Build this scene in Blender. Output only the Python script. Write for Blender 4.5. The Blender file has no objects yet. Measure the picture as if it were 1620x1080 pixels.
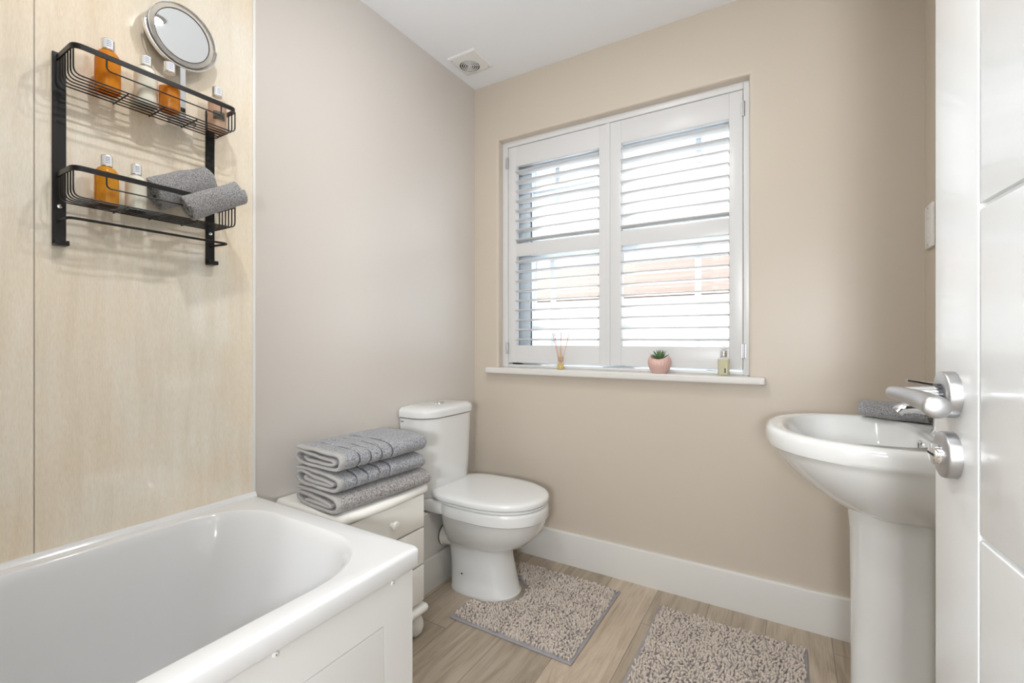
import bpy, bmesh, math, random
import numpy as np
from mathutils import Vector, Matrix

random.seed(7)
rng = np.random.default_rng(11)
SC = bpy.context.scene
COL = SC.collection
PI = math.pi

# ------------------------------------------------------------------ camera, world, lights, exposure
cam_data = bpy.data.cameras.new('camera')
cam = bpy.data.objects.new('camera', cam_data)
COL.objects.link(cam)
cam_data.sensor_fit = 'HORIZONTAL'
cam_data.sensor_width = 36.0
cam_data.lens = 729.6 / 1620 * 36.0
cam_data.shift_y = -4.0 / 1620
cam_data.clip_start = 0.02
cam_data.clip_end = 200
cam.location = (1.451, -2.015, 1.065)
cam.rotation_euler = (math.radians(90), 0, math.radians(31.15))
SC.camera = cam

world = bpy.data.worlds.new('overcast_sky')
SC.world = world
world.use_nodes = True
wbg = world.node_tree.nodes['Background']
wbg.inputs['Color'].default_value = (0.93, 0.965, 1.0, 1)
wbg.inputs['Strength'].default_value = 1.4

SC.cycles.caustics_reflective = False
SC.cycles.caustics_refractive = False
SC.view_settings.view_transform = 'Standard'
SC.view_settings.look = 'None'
SC.view_settings.gamma = 1.0
SC.view_settings.use_curve_mapping = False
SC.view_settings.exposure = 0.10


def area_light(name, loc, rot, size, power, color=(1, 1, 1), shape='DISK', size_y=None, portal=False):
    d = bpy.data.lights.new(name, 'AREA')
    d.shape = shape
    d.size = size
    if size_y:
        d.size_y = size_y
    d.energy = power
    d.color = color
    if portal:
        d.cycles.is_portal = True
    o = bpy.data.objects.new(name, d)
    COL.objects.link(o)
    o.location = loc
    o.rotation_euler = rot
    return o


sun_d = bpy.data.lights.new('sun', 'SUN')
sun_d.energy = 21.0
sun_d.angle = math.radians(1.0)
sun_d.color = (1.0, 0.99, 0.97)
sun_o = bpy.data.objects.new('sun', sun_d)
COL.objects.link(sun_o)
sun_o.rotation_euler = Vector((-0.42, 0.55, 0.72)).to_track_quat('Z', 'Y').to_euler()

# daylight portal in the window opening (guides sky sampling only)
area_light('window_portal', (0.73, 0.29, 1.5), (math.radians(-90), 0, 0), 1.16, 1.0, shape='RECTANGLE', size_y=1.18, portal=True)
DOWNLIGHTS = [(0.90, -1.14), (0.72, -1.64)]  # second one is unseen, added to brighten the bath and wall panel
DOWNLIGHT_POWER = 5.6
HALL_FILL_POWER = 15.0
HALL_WINDOW_FILL_POWER = 6.0
UPLIGHTER_FILL_POWER = 30.0

# ------------------------------------------------------------------ materials
def new_mat(name):
    m = bpy.data.materials.new(name)
    m.use_nodes = True
    return m


def srgb(r, g, b):
    def c(v):
        v /= 255.0
        return v / 12.92 if v <= 0.04045 else ((v + 0.055) / 1.055) ** 2.4
    return (c(r), c(g), c(b), 1.0)


def pmat(name, col, rough=0.5, metal=0.0, spec=0.5, trans=0.0, coat=0.0, bump=None, var=None, emit=None, ior=1.5):
    """bump=(scale, strength, distance); var=(scale, amount) blotchy colour variation"""
    m = new_mat(name)
    nt = m.node_tree
    b = nt.nodes['Principled BSDF']
    b.inputs['Base Color'].default_value = col
    b.inputs['Roughness'].default_value = rough
    b.inputs['Metallic'].default_value = metal
    b.inputs['Specular IOR Level'].default_value = spec
    b.inputs['Transmission Weight'].default_value = trans
    b.inputs['Coat Weight'].default_value = coat
    b.inputs['IOR'].default_value = ior
    if emit:
        b.inputs['Emission Color'].default_value = emit[0]
        b.inputs['Emission Strength'].default_value = emit[1]
    tc = None
    if bump or var:
        tc = nt.nodes.new('ShaderNodeTexCoord')
    if var:
        n = nt.nodes.new('ShaderNodeTexNoise')
        n.inputs['Scale'].default_value = var[0]
        n.inputs['Detail'].default_value = 4
        nt.links.new(tc.outputs['Object'], n.inputs['Vector'])
        mx = nt.nodes.new('ShaderNodeMix')
        mx.data_type = 'RGBA'
        mx.inputs[6].default_value = tuple(min(1, c * (1 - var[1])) for c in col[:3]) + (1,)
        mx.inputs[7].default_value = tuple(min(1, c * (1 + var[1])) for c in col[:3]) + (1,)
        nt.links.new(n.outputs['Fac'], mx.inputs[0])
        nt.links.new(mx.outputs[2], b.inputs['Base Color'])
    if bump:
        n = nt.nodes.new('ShaderNodeTexNoise')
        n.inputs['Scale'].default_value = bump[0]
        n.inputs['Detail'].default_value = 3
        nt.links.new(tc.outputs['Object'], n.inputs['Vector'])
        bp = nt.nodes.new('ShaderNodeBump')
        bp.inputs['Strength'].default_value = bump[1]
        bp.inputs['Distance'].default_value = bump[2]
        nt.links.new(n.outputs['Fac'], bp.inputs['Height'])
        nt.links.new(bp.outputs['Normal'], b.inputs['Normal'])
    return m


def glass_pane_mat(name, tint=(1, 1, 1, 1)):
    m = new_mat(name)
    nt = m.node_tree
    nt.nodes.remove(nt.nodes['Principled BSDF'])
    out = nt.nodes['Material Output']
    t = nt.nodes.new('ShaderNodeBsdfTransparent')
    t.inputs['Color'].default_value = tint
    g = nt.nodes.new('ShaderNodeBsdfGlossy')
    g.inputs['Roughness'].default_value = 0.02
    lw = nt.nodes.new('ShaderNodeLayerWeight')
    pw = nt.nodes.new('ShaderNodeMath')
    pw.operation = 'POWER'
    pw.inputs[1].default_value = 4.0
    nt.links.new(lw.outputs['Facing'], pw.inputs[0])
    fr = nt.nodes.new('ShaderNodeMath')
    fr.operation = 'MULTIPLY_ADD'
    fr.inputs[1].default_value = 0.55
    fr.inputs[2].default_value = 0.04
    nt.links.new(pw.outputs[0], fr.inputs[0])
    mx = nt.nodes.new('ShaderNodeMixShader')
    nt.links.new(fr.outputs[0], mx.inputs[0])
    nt.links.new(t.outputs[0], mx.inputs[1])
    nt.links.new(g.outputs[0], mx.inputs[2])
    nt.links.new(mx.outputs[0], out.inputs['Surface'])
    return m


def translucent_mat(name, col, amount):
    m = pmat(name, col, 0.12 if 'upvc' not in name else 0.25)
    nt = m.node_tree
    b, out = nt.nodes['Principled BSDF'], nt.nodes['Material Output']
    t = nt.nodes.new('ShaderNodeBsdfTranslucent')
    t.inputs['Color'].default_value = col
    mx = nt.nodes.new('ShaderNodeMixShader')
    mx.inputs[0].default_value = amount
    nt.links.new(b.outputs[0], mx.inputs[1])
    nt.links.new(t.outputs[0], mx.inputs[2])
    nt.links.new(mx.outputs[0], out.inputs['Surface'])
    return m


def panel_mat():
    """glossy beige travertine-look wet wall panel with vertical streaks"""
    m = new_mat('beige_travertine_panel')
    nt = m.node_tree
    b = nt.nodes['Principled BSDF']
    b.inputs['Roughness'].default_value = 0.07
    b.inputs['Coat Weight'].default_value = 0.7
    b.inputs['Coat Roughness'].default_value = 0.03
    tc = nt.nodes.new('ShaderNodeTexCoord')
    mp = nt.nodes.new('ShaderNodeMapping')
    mp.inputs['Scale'].default_value = (1, 9, 1.1)
    nt.links.new(tc.outputs['Object'], mp.inputs['Vector'])
    n1 = nt.nodes.new('ShaderNodeTexNoise')
    n1.inputs['Scale'].default_value = 3.2
    n1.inputs['Detail'].default_value = 7
    n1.inputs['Roughness'].default_value = 0.62
    n1.inputs['Distortion'].default_value = 0.5
    nt.links.new(mp.outputs[0], n1.inputs['Vector'])
    n2 = nt.nodes.new('ShaderNodeTexNoise')
    n2.inputs['Scale'].default_value = 2.4
    n2.inputs['Detail'].default_value = 5
    nt.links.new(tc.outputs['Object'], n2.inputs['Vector'])
    n3 = nt.nodes.new('ShaderNodeTexNoise')
    n3.inputs['Scale'].default_value = 60
    n3.inputs['Detail'].default_value = 3
    nt.links.new(mp.outputs[0], n3.inputs['Vector'])
    r1 = nt.nodes.new('ShaderNodeValToRGB')
    e = r1.color_ramp.elements
    e[0].position = 0.28
    e[0].color = srgb(230, 217, 196)
    e[1].position = 0.72
    e[1].color = srgb(248, 241, 229)
    x = e.new(0.5)
    x.color = srgb(242, 231, 213)
    nt.links.new(n1.outputs['Fac'], r1.inputs[0])
    r2 = nt.nodes.new('ShaderNodeValToRGB')
    e = r2.color_ramp.elements
    e[0].position = 0.36
    e[0].color = srgb(246, 222, 184)
    e[1].position = 0.58
    e[1].color = srgb(240, 236, 224)
    nt.links.new(n2.outputs['Fac'], r2.inputs[0])
    mx = nt.nodes.new('ShaderNodeMix')
    mx.data_type = 'RGBA'
    mx.inputs[0].default_value = 0.35
    nt.links.new(r1.outputs[0], mx.inputs[6])
    nt.links.new(r2.outputs[0], mx.inputs[7])
    r3 = nt.nodes.new('ShaderNodeValToRGB')
    e = r3.color_ramp.elements
    e[0].position = 0.35
    e[0].color = (0.93, 0.92, 0.90, 1)
    e[1].position = 0.6
    e[1].color = (1, 1, 1, 1)
    nt.links.new(n3.outputs['Fac'], r3.inputs[0])
    m2 = nt.nodes.new('ShaderNodeMix')
    m2.data_type = 'RGBA'
    m2.blend_type = 'MULTIPLY'
    m2.inputs[0].default_value = 1.0
    nt.links.new(mx.outputs[2], m2.inputs[6])
    nt.links.new(r3.outputs[0], m2.inputs[7])
    nt.links.new(m2.outputs[2], b.inputs['Base Color'])
    return m


def plank_mat():
    """grey-brown oak vinyl planks, 0.2015 wide, running along y"""
    m = new_mat('oak_vinyl_planks')
    nt = m.node_tree
    L = nt.links
    b = nt.nodes['Principled BSDF']
    b.inputs['Roughness'].default_value = 0.42

    def math_(op, a, c=None):
        n = nt.nodes.new('ShaderNodeMath')
        n.operation = op
        for i, v in enumerate((a, c)):
            if v is None:
                continue
            if isinstance(v, (int, float)):
                n.inputs[i].default_value = v
            else:
                L.new(v, n.inputs[i])
        return n.outputs[0]
    tc = nt.nodes.new('ShaderNodeTexCoord')
    sp = nt.nodes.new('ShaderNodeSeparateXYZ')
    L.new(tc.outputs['Object'], sp.inputs[0])
    u = math_('DIVIDE', math_('SUBTRACT', sp.outputs['X'], 0.366), 0.2015)
    ui = math_('FLOOR', u)
    uf = math_('SUBTRACT', u, ui)
    wn = nt.nodes.new('ShaderNodeTexWhiteNoise')
    wn.noise_dimensions = '1D'
    L.new(math_('ADD', ui, 3.37), wn.inputs['W'])
    v = math_('ADD', math_('DIVIDE', sp.outputs['Y'], 1.22), math_('MULTIPLY', wn.outputs['Value'], 5.0))
    vi = math_('FLOOR', v)
    vf = math_('SUBTRACT', v, vi)
    cb = nt.nodes.new('ShaderNodeCombineXYZ')
    L.new(ui, cb.inputs[0])
    L.new(vi, cb.inputs[1])
    w2 = nt.nodes.new('ShaderNodeTexWhiteNoise')
    w2.noise_dimensions = '3D'
    L.new(cb.outputs[0], w2.inputs['Vector'])
    # grain
    gc = nt.nodes.new('ShaderNodeCombineXYZ')
    L.new(math_('MULTIPLY', sp.outputs['X'], 9.0), gc.inputs[0])
    L.new(math_('ADD', math_('MULTIPLY', sp.outputs['Y'], 1.3), math_('MULTIPLY', w2.outputs['Value'], 37.0)), gc.inputs[1])
    L.new(math_('MULTIPLY', w2.outputs['Value'], 11.0), gc.inputs[2])
    g1 = nt.nodes.new('ShaderNodeTexNoise')
    g1.inputs['Scale'].default_value = 2.2
    g1.inputs['Detail'].default_value = 8
    g1.inputs['Roughness'].default_value = 0.62
    g1.inputs['Distortion'].default_value = 1.3
    L.new(gc.outputs[0], g1.inputs['Vector'])
    gc2 = nt.nodes.new('ShaderNodeVectorMath')
    gc2.operation = 'MULTIPLY'
    gc2.inputs[1].default_value = (6, 1.2, 1)
    L.new(gc.outputs[0], gc2.inputs[0])
    g2 = nt.nodes.new('ShaderNodeTexNoise')
    g2.inputs['Scale'].default_value = 5
    g2.inputs['Detail'].default_value = 4
    L.new(gc2.outputs[0], g2.inputs['Vector'])
    ramp = nt.nodes.new('ShaderNodeValToRGB')
    e = ramp.color_ramp.elements
    e[0].position = 0.25
    e[0].color = srgb(140, 122, 102)
    e[1].position = 0.75
    e[1].color = srgb(212, 198, 178)
    x = e.new(0.5)
    x.color = srgb(188, 171, 149)
    L.new(math_('ADD', math_('MULTIPLY', g1.outputs['Fac'], 0.72), math_('MULTIPLY', g2.outputs['Fac'], 0.28)), ramp.inputs[0])
    tone = nt.nodes.new('ShaderNodeMapRange')
    tone.inputs['To Min'].default_value = 0.70
    tone.inputs['To Max'].default_value = 1.12
    L.new(w2.outputs['Value'], tone.inputs['Value'])
    hsv = nt.nodes.new('ShaderNodeHueSaturation')
    hsv.inputs['Saturation'].default_value = 0.92
    L.new(ramp.outputs[0], hsv.inputs['Color'])
    L.new(tone.outputs[0], hsv.inputs['Value'])
    # seams
    du = math_('MULTIPLY', math_('MINIMUM', uf, math_('SUBTRACT', 1.0, uf)), 0.2015)
    dv = math_('MULTIPLY', math_('MINIMUM', vf, math_('SUBTRACT', 1.0, vf)), 1.22)
    d = math_('MINIMUM', du, dv)
    seam = nt.nodes.new('ShaderNodeMapRange')
    seam.inputs['From Min'].default_value = 0.0004
    seam.inputs['From Max'].default_value = 0.0020
    seam.inputs['To Min'].default_value = 0.5
    seam.inputs['To Max'].default_value = 1.0
    L.new(d, seam.inputs['Value'])
    mx = nt.nodes.new('ShaderNodeMix')
    mx.data_type = 'RGBA'
    mx.blend_type = 'MULTIPLY'
    mx.inputs[0].default_value = 1.0
    L.new(hsv.outputs[0], mx.inputs[6])
    L.new(seam.outputs[0], mx.inputs[7])
    L.new(mx.outputs[2], b.inputs['Base Color'])
    bp = nt.nodes.new('ShaderNodeBump')
    bp.inputs['Strength'].default_value = 0.25
    bp.inputs['Distance'].default_value = 0.002
    L.new(math_('ADD', seam.outputs[0], math_('MULTIPLY', g2.outputs['Fac'], 0.3)), bp.inputs['Height'])
    L.new(bp.outputs['Normal'], b.inputs['Normal'])
    return m


def terry_mat(name, dark, light, scale=420, bands=None, band_col=None, sheen=0.4, lines=()):
    """looped towelling; bands = (y0, y1) woven border zone in object space"""
    m = new_mat(name)
    nt = m.node_tree
    L = nt.links
    b = nt.nodes['Principled BSDF']
    b.inputs['Roughness'].default_value = 0.95
    b.inputs['Specular IOR Level'].default_value = 0.1
    b.inputs['Sheen Weight'].default_value = sheen
    tc = nt.nodes.new('ShaderNodeTexCoord')
    n = nt.nodes.new('ShaderNodeTexNoise')
    n.inputs['Scale'].default_value = scale
    n.inputs['Detail'].default_value = 3
    n.inputs['Roughness'].default_value = 0.7
    L.new(tc.outputs['Object'], n.inputs['Vector'])
    r = nt.nodes.new('ShaderNodeValToRGB')
    e = r.color_ramp.elements
    e[0].position = 0.36
    e[0].color = dark
    e[1].position = 0.62
    e[1].color = light
    L.new(n.outputs['Fac'], r.inputs[0])
    col = r.outputs[0]
    if bands:      # smooth pale hem at the rolled end
        sp = nt.nodes.new('ShaderNodeSeparateXYZ')
        L.new(tc.outputs['Object'], sp.inputs[0])
        mr = nt.nodes.new('ShaderNodeMapRange')
        mr.inputs['From Min'].default_value = bands[0]
        mr.inputs['From Max'].default_value = bands[1]
        mr.inputs['To Min'].default_value = 0.9
        mr.inputs['To Max'].default_value = 0.0
        L.new(sp.outputs['Y'], mr.inputs['Value'])
        mx = nt.nodes.new('ShaderNodeMix')
        mx.data_type = 'RGBA'
        mx.inputs[7].default_value = band_col
        L.new(mr.outputs[0], mx.inputs[0])
        L.new(col, mx.inputs[6])
        col = mx.outputs[2]
        # border stitching, darkened mostly to stand for shade in the grooves
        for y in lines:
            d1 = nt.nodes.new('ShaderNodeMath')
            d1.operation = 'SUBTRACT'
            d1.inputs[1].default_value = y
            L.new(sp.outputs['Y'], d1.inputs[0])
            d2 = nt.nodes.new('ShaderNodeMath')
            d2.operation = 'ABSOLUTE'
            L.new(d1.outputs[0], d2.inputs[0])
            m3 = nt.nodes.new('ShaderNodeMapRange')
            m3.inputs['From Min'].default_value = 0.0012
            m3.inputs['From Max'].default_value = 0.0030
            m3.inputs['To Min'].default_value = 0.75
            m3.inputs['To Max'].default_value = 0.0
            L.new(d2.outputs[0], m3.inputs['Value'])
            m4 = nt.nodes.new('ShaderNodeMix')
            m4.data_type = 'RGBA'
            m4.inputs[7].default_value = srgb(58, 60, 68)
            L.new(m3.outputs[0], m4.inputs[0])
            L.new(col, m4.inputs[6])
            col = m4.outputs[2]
    L.new(col, b.inputs['Base Color'])
    bp = nt.nodes.new('ShaderNodeBump')
    bp.inputs['Strength'].default_value = 0.9
    bp.inputs['Distance'].default_value = 0.004
    L.new(n.outputs['Fac'], bp.inputs['Height'])
    L.new(bp.outputs['Normal'], b.inputs['Normal'])
    return m


def roof_mat():
    m = new_mat('clay_roof_tiles')
    nt = m.node_tree
    b = nt.nodes['Principled BSDF']
    b.inputs['Roughness'].default_value = 0.9
    tc = nt.nodes.new('ShaderNodeTexCoord')
    br = nt.nodes.new('ShaderNodeTexBrick')
    br.inputs['Color1'].default_value = srgb(114, 92, 82)
    br.inputs['Color2'].default_value = srgb(106, 86, 77)
    br.inputs['Mortar'].default_value = srgb(94, 78, 71)
    br.inputs['Scale'].default_value = 1.0
    br.inputs['Brick Width'].default_value = 0.2
    br.inputs['Row Height'].default_value = 0.1
    br.inputs['Mortar Size'].default_value = 0.008
    nt.links.new(tc.outputs['Object'], br.inputs['Vector'])
    nt.links.new(br.outputs['Color'], b.inputs['Base Color'])
    return m


M = dict(
    wall=pmat('beige_wall_paint', srgb(207, 196, 181), 0.38, spec=0.5, bump=(140, 0.05, 0.001)),
    wall_daylit=pmat('beige_paint_baked_daylight', srgb(211, 205, 198), 0.27, spec=0.9, bump=(140, 0.05, 0.001)),  # same beige paint, cool window light baked in as a paler grey
    ceiling=pmat('white_ceiling_paint', srgb(244, 246, 249), 0.8, bump=(120, 0.04, 0.001)),
    hall=pmat('white_hall_paint', srgb(238, 236, 232), 0.7),
    trim=pmat('white_satin_trim', srgb(224, 222, 217), 0.35, bump=(60, 0.03, 0.001)),
    shutter=pmat('white_shutter_paint', srgb(222, 222, 222), 0.32),
    upvc=translucent_mat('white_upvc', srgb(222, 232, 240), 0.05),
    acrylic=pmat('white_bath_acrylic', srgb(229, 230, 231), 0.12, coat=0.5),
    ceramic=pmat('white_glazed_ceramic', srgb(229, 230, 229), 0.08, coat=0.6),
    seat=pmat('white_seat_plastic', srgb(233, 234, 233), 0.18),
    bathpanel=pmat('white_bath_panel', srgb(228, 228, 226), 0.3),
    door=pmat('white_gloss_door', srgb(222, 224, 225), 0.20, coat=0.25, bump=(60, 0.06, 0.002)),
    cream=pmat('cream_painted_wood', srgb(249, 248, 243), 0.36, bump=(40, 0.05, 0.002), var=(14, 0.02)),
    chrome=pmat('polished_chrome', (0.82, 0.83, 0.85, 1), 0.07, metal=1.0),
    steel=pmat('brushed_steel', (0.52, 0.52, 0.53, 1), 0.38, metal=1.0),
    darksteel=pmat('dark_steel', (0.06, 0.06, 0.065, 1), 0.3, metal=0.6),  # own dark metal of the handle collar and mirror inner rim
    black=pmat('black_powder_coat', (0.012, 0.012, 0.013, 1), 0.35, spec=0.4),
    rubber=pmat('black_rubber', (0.02, 0.02, 0.02, 1), 0.6),
    mirror=pmat('mirror_silver', (0.86, 0.89, 0.90, 1), 0.01, metal=1.0),
    clear=glass_pane_mat('clear_glass'),
    bezel=pmat('clear_acrylic_bezel', (0.93, 0.92, 0.90, 1), 0.06, trans=0.75, ior=1.25),
    pane=glass_pane_mat('window_glass', (0.98, 0.99, 0.99, 1)),
    orange=translucent_mat('amber_bath_gel', srgb(240, 164, 46), 0.45),
    gold=translucent_mat('golden_bath_gel', srgb(240, 180, 62), 0.45),
    milk=pmat('milky_lotion', srgb(233, 230, 214), 0.12, coat=0.5),
    pinkliquid=translucent_mat('pale_pink_liquid', srgb(240, 212, 188), 0.5),
    silvercap=pmat('silver_cap', (0.85, 0.84, 0.82, 1), 0.16, metal=0.9),
    label=pmat('white_label', srgb(236, 238, 242), 0.4),
    print=pmat('grey_print', srgb(150, 160, 185), 0.5),
    darkprint=pmat('dark_print', srgb(100, 95, 85), 0.5),
    ylw=translucent_mat('yellow_fragrance_oil', srgb(246, 228, 150), 0.5),
    cork=pmat('pale_cork', srgb(192, 158, 124), 0.8, bump=(300, 0.3, 0.001), var=(180, 0.15)),
    reed=pmat('rattan_reed', srgb(222, 170, 122), 0.8),
    reddipped=pmat('red_tipped_reed', srgb(184, 92, 78), 0.8),
    pink=pmat('blush_pink_ceramic', srgb(222, 184, 174), 0.45),
    leaf=pmat('succulent_leaf', srgb(104, 134, 92), 0.5, var=(90, 0.25)),
    soil=pmat('dark_soil', srgb(66, 50, 40), 0.9),
    soap=translucent_mat('pale_green_soap', srgb(240, 237, 206), 0.5),
    chenille=pmat('taupe_chenille', srgb(208, 196, 185), 0.85, spec=0.2, var=(25, 0.10)),
    matback=pmat('grey_mat_backing', srgb(160, 157, 160), 0.85, bump=(500, 0.3, 0.001)),
    white=pmat('white_plastic', srgb(236, 235, 232), 0.3),
    hole=pmat('dark_void', (0.01, 0.01, 0.01, 1), 0.8),
    lamp=pmat('lit_lamp_lens', (1, 1, 1, 1), 0.4, emit=((1, 0.96, 0.9, 1), 2.0)),
    render=pmat('white_house_render', srgb(236, 233, 226), 0.9),
    darkglass=pmat('dark_window_glass', srgb(120, 130, 140), 0.1),
    bounce_ground=pmat('pale_bounce_gravel', srgb(208, 211, 216), 0.9),
    roof=roof_mat(),
    panel=panel_mat(),
    plank=plank_mat(),
)
GREY_D, GREY_L = srgb(104, 104, 108), srgb(184, 185, 189)
HEM = srgb(186, 183, 180)
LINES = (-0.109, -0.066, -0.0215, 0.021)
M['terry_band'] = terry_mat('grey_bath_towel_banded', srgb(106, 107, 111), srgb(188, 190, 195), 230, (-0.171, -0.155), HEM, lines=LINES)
M['terry'] = terry_mat('grey_bath_towel_plain', srgb(104, 100, 99), srgb(192, 188, 186), 200, (-0.182, -0.166), HEM)
M['flannel'] = terry_mat('grey_hand_towel', srgb(96, 95, 96), srgb(196, 195, 196), 380)


# ------------------------------------------------------------------ mesh helpers
class MB:
    def __init__(self):
        self.v, self.f = [], []

    def add(self, vs, fs):
        o = len(self.v)
        self.v += [tuple(p) for p in vs]
        self.f += [tuple(i + o for i in f) for f in fs]

    def box(self, x0, x1, y0, y1, z0, z1):
        self.add([(x0, y0, z0), (x1, y0, z0), (x1, y1, z0), (x0, y1, z0), (x0, y0, z1), (x1, y0, z1), (x1, y1, z1), (x0, y1, z1)],
                 [(3, 2, 1, 0), (4, 5, 6, 7), (0, 1, 5, 4), (1, 2, 6, 5), (2, 3, 7, 6), (3, 0, 4, 7)])
        return self

    def loft(self, loops, cap0=True, cap1=True, close=True):
        n = len(loops[0])
        vs = [p for l in loops for p in l]
        fs = []
        for k in range(len(loops) - 1):
            for i in range(n if close else n - 1):
                j = (i + 1) % n
                fs.append((k * n + i, k * n + j, (k + 1) * n + j, (k + 1) * n + i))
        if cap0:
            fs.append(tuple(reversed(range(n))))
        if cap1:
            b = (len(loops) - 1) * n
            fs.append(tuple(range(b, b + n)))
        self.add(vs, fs)
        return self

    def lathe(self, prof, n=32, c=(0, 0, 0), axis='z', cap0=True, cap1=True):
        loops = []
        for r, h in prof:
            l = []
            for i in range(n):
                a = 2 * PI * i / n
                p = (r * math.cos(a), r * math.sin(a), h)
                if axis == 'x':
                    p = (p[2], p[0], p[1])
                elif axis == '-x':
                    p = (-p[2], -p[0], p[1])
                elif axis == 'y':
                    p = (p[1], p[2], p[0])
                l.append((p[0] + c[0], p[1] + c[1], p[2] + c[2]))
            loops.append(l)
        return self.loft(loops, cap0, cap1)

    def tube(self, path, r, n=8, caps=True, closed=False, flat=None):
        """round tube along a path; r may be a list; flat=(w,h,up) gives a strap section"""
        P = [Vector(p) for p in path]
        m = len(P)
        rs = r if isinstance(r, (list, tuple)) else [r] * m
        loops = []
        prev = None
        for i in range(m):
            if closed:
                t = (P[(i + 1) % m] - P[i - 1])
            else:
                t = P[min(i + 1, m - 1)] - P[max(i - 1, 0)]
            t.normalize()
            if flat:
                up = Vector(flat[2])
                a = t.cross(up)
                if a.length < 1e-5:
                    a = prev or t.orthogonal()
                a.normalize()
                bb = a.cross(t).normalized()
                w, h = flat[0] / 2, flat[1] / 2
                loops.append([tuple(P[i] + a * sx * w + bb * sy * h) for sx, sy in ((-1, -1), (1, -1), (1, 1), (-1, 1))])
                prev = a
                continue
            if prev is None:
                prev = t.orthogonal().normalized()
            a = (prev - t * prev.dot(t))
            if a.length < 1e-6:
                a = t.orthogonal()
            a.normalize()
            prev = a
            bb = t.cross(a)
            loops.append([tuple(P[i] + (a * math.cos(2 * PI * k / n) + bb * math.sin(2 * PI * k / n)) * rs[i]) for k in range(n)])
        if closed:
            loops.append(loops[0])
            return self.loft(loops, False, False)
        return self.loft(loops, caps, caps)

    def build(self, name, m, parent=None, smooth=False, bevel=0, seg=2, sub=0, angle=35, loc=None, rot=None, scale=None):
        me = bpy.data.meshes.new(name)
        me.from_pydata(self.v, [], self.f)
        me.validate()
        bm = bmesh.new()
        bm.from_mesh(me)
        bmesh.ops.remove_doubles(bm, verts=bm.verts, dist=1e-6)
        bmesh.ops.recalc_face_normals(bm, faces=bm.faces)
        if bevel:
            eds = [e for e in bm.edges if len(e.link_faces) == 2 and e.calc_face_angle(0) > math.radians(30)]
            bmesh.ops.bevel(bm, geom=eds, offset=bevel, segments=seg, profile=0.6, affect='EDGES', clamp_overlap=True)
        bm.to_mesh(me)
        bm.free()
        o = bpy.data.objects.new(name, me)
        COL.objects.link(o)
        me.materials.append(m)
        if parent:
            o.parent = parent
        if loc:
            o.location = loc
        if rot:
            o.rotation_euler = rot
        if sub:
            s = o.modifiers.new('subdivision', 'SUBSURF')
            s.levels = s.render_levels = sub
        if smooth or bevel or sub:
            me.polygons.foreach_set('use_smooth', [True] * len(me.polygons))
            if not sub:
                w = o.modifiers.new('edge_split', 'EDGE_SPLIT')
                w.split_angle = math.radians(angle)
        return o


def empty(name, loc=(0, 0, 0), rz=0.0):
    o = bpy.data.objects.new(name, None)
    COL.objects.link(o)
    o.location = loc
    o.rotation_euler = (0, 0, rz)
    o.empty_display_size = 0.05
    return o


def tag(o, label, cat, group=None):
    o['label'] = label
    o['category'] = cat
    if group:
        o['group'] = group
    return o


def structure(o):
    o['kind'] = 'structure'
    return o


def rrect(x0, x1, y0, y1, r, z, n=8, m=6):
    """rounded rectangle loop (ccw); r single or 4 radii for corners (x1y0, x1y1, x0y1, x0y0)"""
    rr = r if isinstance(r, (list, tuple)) else (r,) * 4
    cs = [(x1, y0, -PI / 2, -1, 1), (x1, y1, 0, -1, -1), (x0, y1, PI / 2, 1, -1), (x0, y0, PI, 1, 1)]
    arcs = []
    for (cx, cy, a0, sx, sy), q in zip(cs, rr):
        ox, oy = cx + sx * q, cy + sy * q
        arcs.append([(ox + q * math.cos(a0 + PI / 2 * k / n), oy + q * math.sin(a0 + PI / 2 * k / n), z) for k in range(n + 1)])
    pts = []
    for i in range(4):
        a, b = arcs[i], arcs[(i + 1) % 4]
        pts += a
        p, q = a[-1], b[0]
        for k in range(1, m):
            t = k / m
            pts.append((p[0] + (q[0] - p[0]) * t, p[1] + (q[1] - p[1]) * t, z))
    return pts


def arc_fillet(pts, r, n=5):
    """round the corners of a polyline"""
    P = [Vector(p) for p in pts]
    out = [P[0]]
    for i in range(1, len(P) - 1):
        a, b, c = P[i - 1], P[i], P[i + 1]
        d1, d2 = (a - b), (c - b)
        q = min(r, d1.length * 0.49, d2.length * 0.49)
        s, e = b + d1.normalized() * q, b + d2.normalized() * q
        for k in range(n + 1):
            t = k / n
            out.append((1 - t) ** 2 * s + 2 * t * (1 - t) * b + t * t * e)
    out.append(P[-1])
    return [tuple(p) for p in out]


# ------------------------------------------------------------------ room shell
RX = 1.831          # right wall
CH = 2.4            # ceiling height
HX0, HX1, HZ0, HZ1 = 0.1486, 1.3119, 0.905, 2.095   # window opening

structure(MB().box(-0.1, 2.6, -4.3, 0.3, -0.1, 0.0).build('floor', M['plank']))
structure(MB().box(-0.1, 2.6, -4.3, 0.3, CH, CH + 0.1).build('ceiling', M['ceiling']))
structure(MB().box(-0.1, 0.0, -3.0, 0.3, 0, CH).build('wall_left', M['wall_daylit']))
structure(MB().box(RX, RX + 0.1, -2.0, 0.3, 0, CH).build('wall_right', M['wall']))

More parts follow.
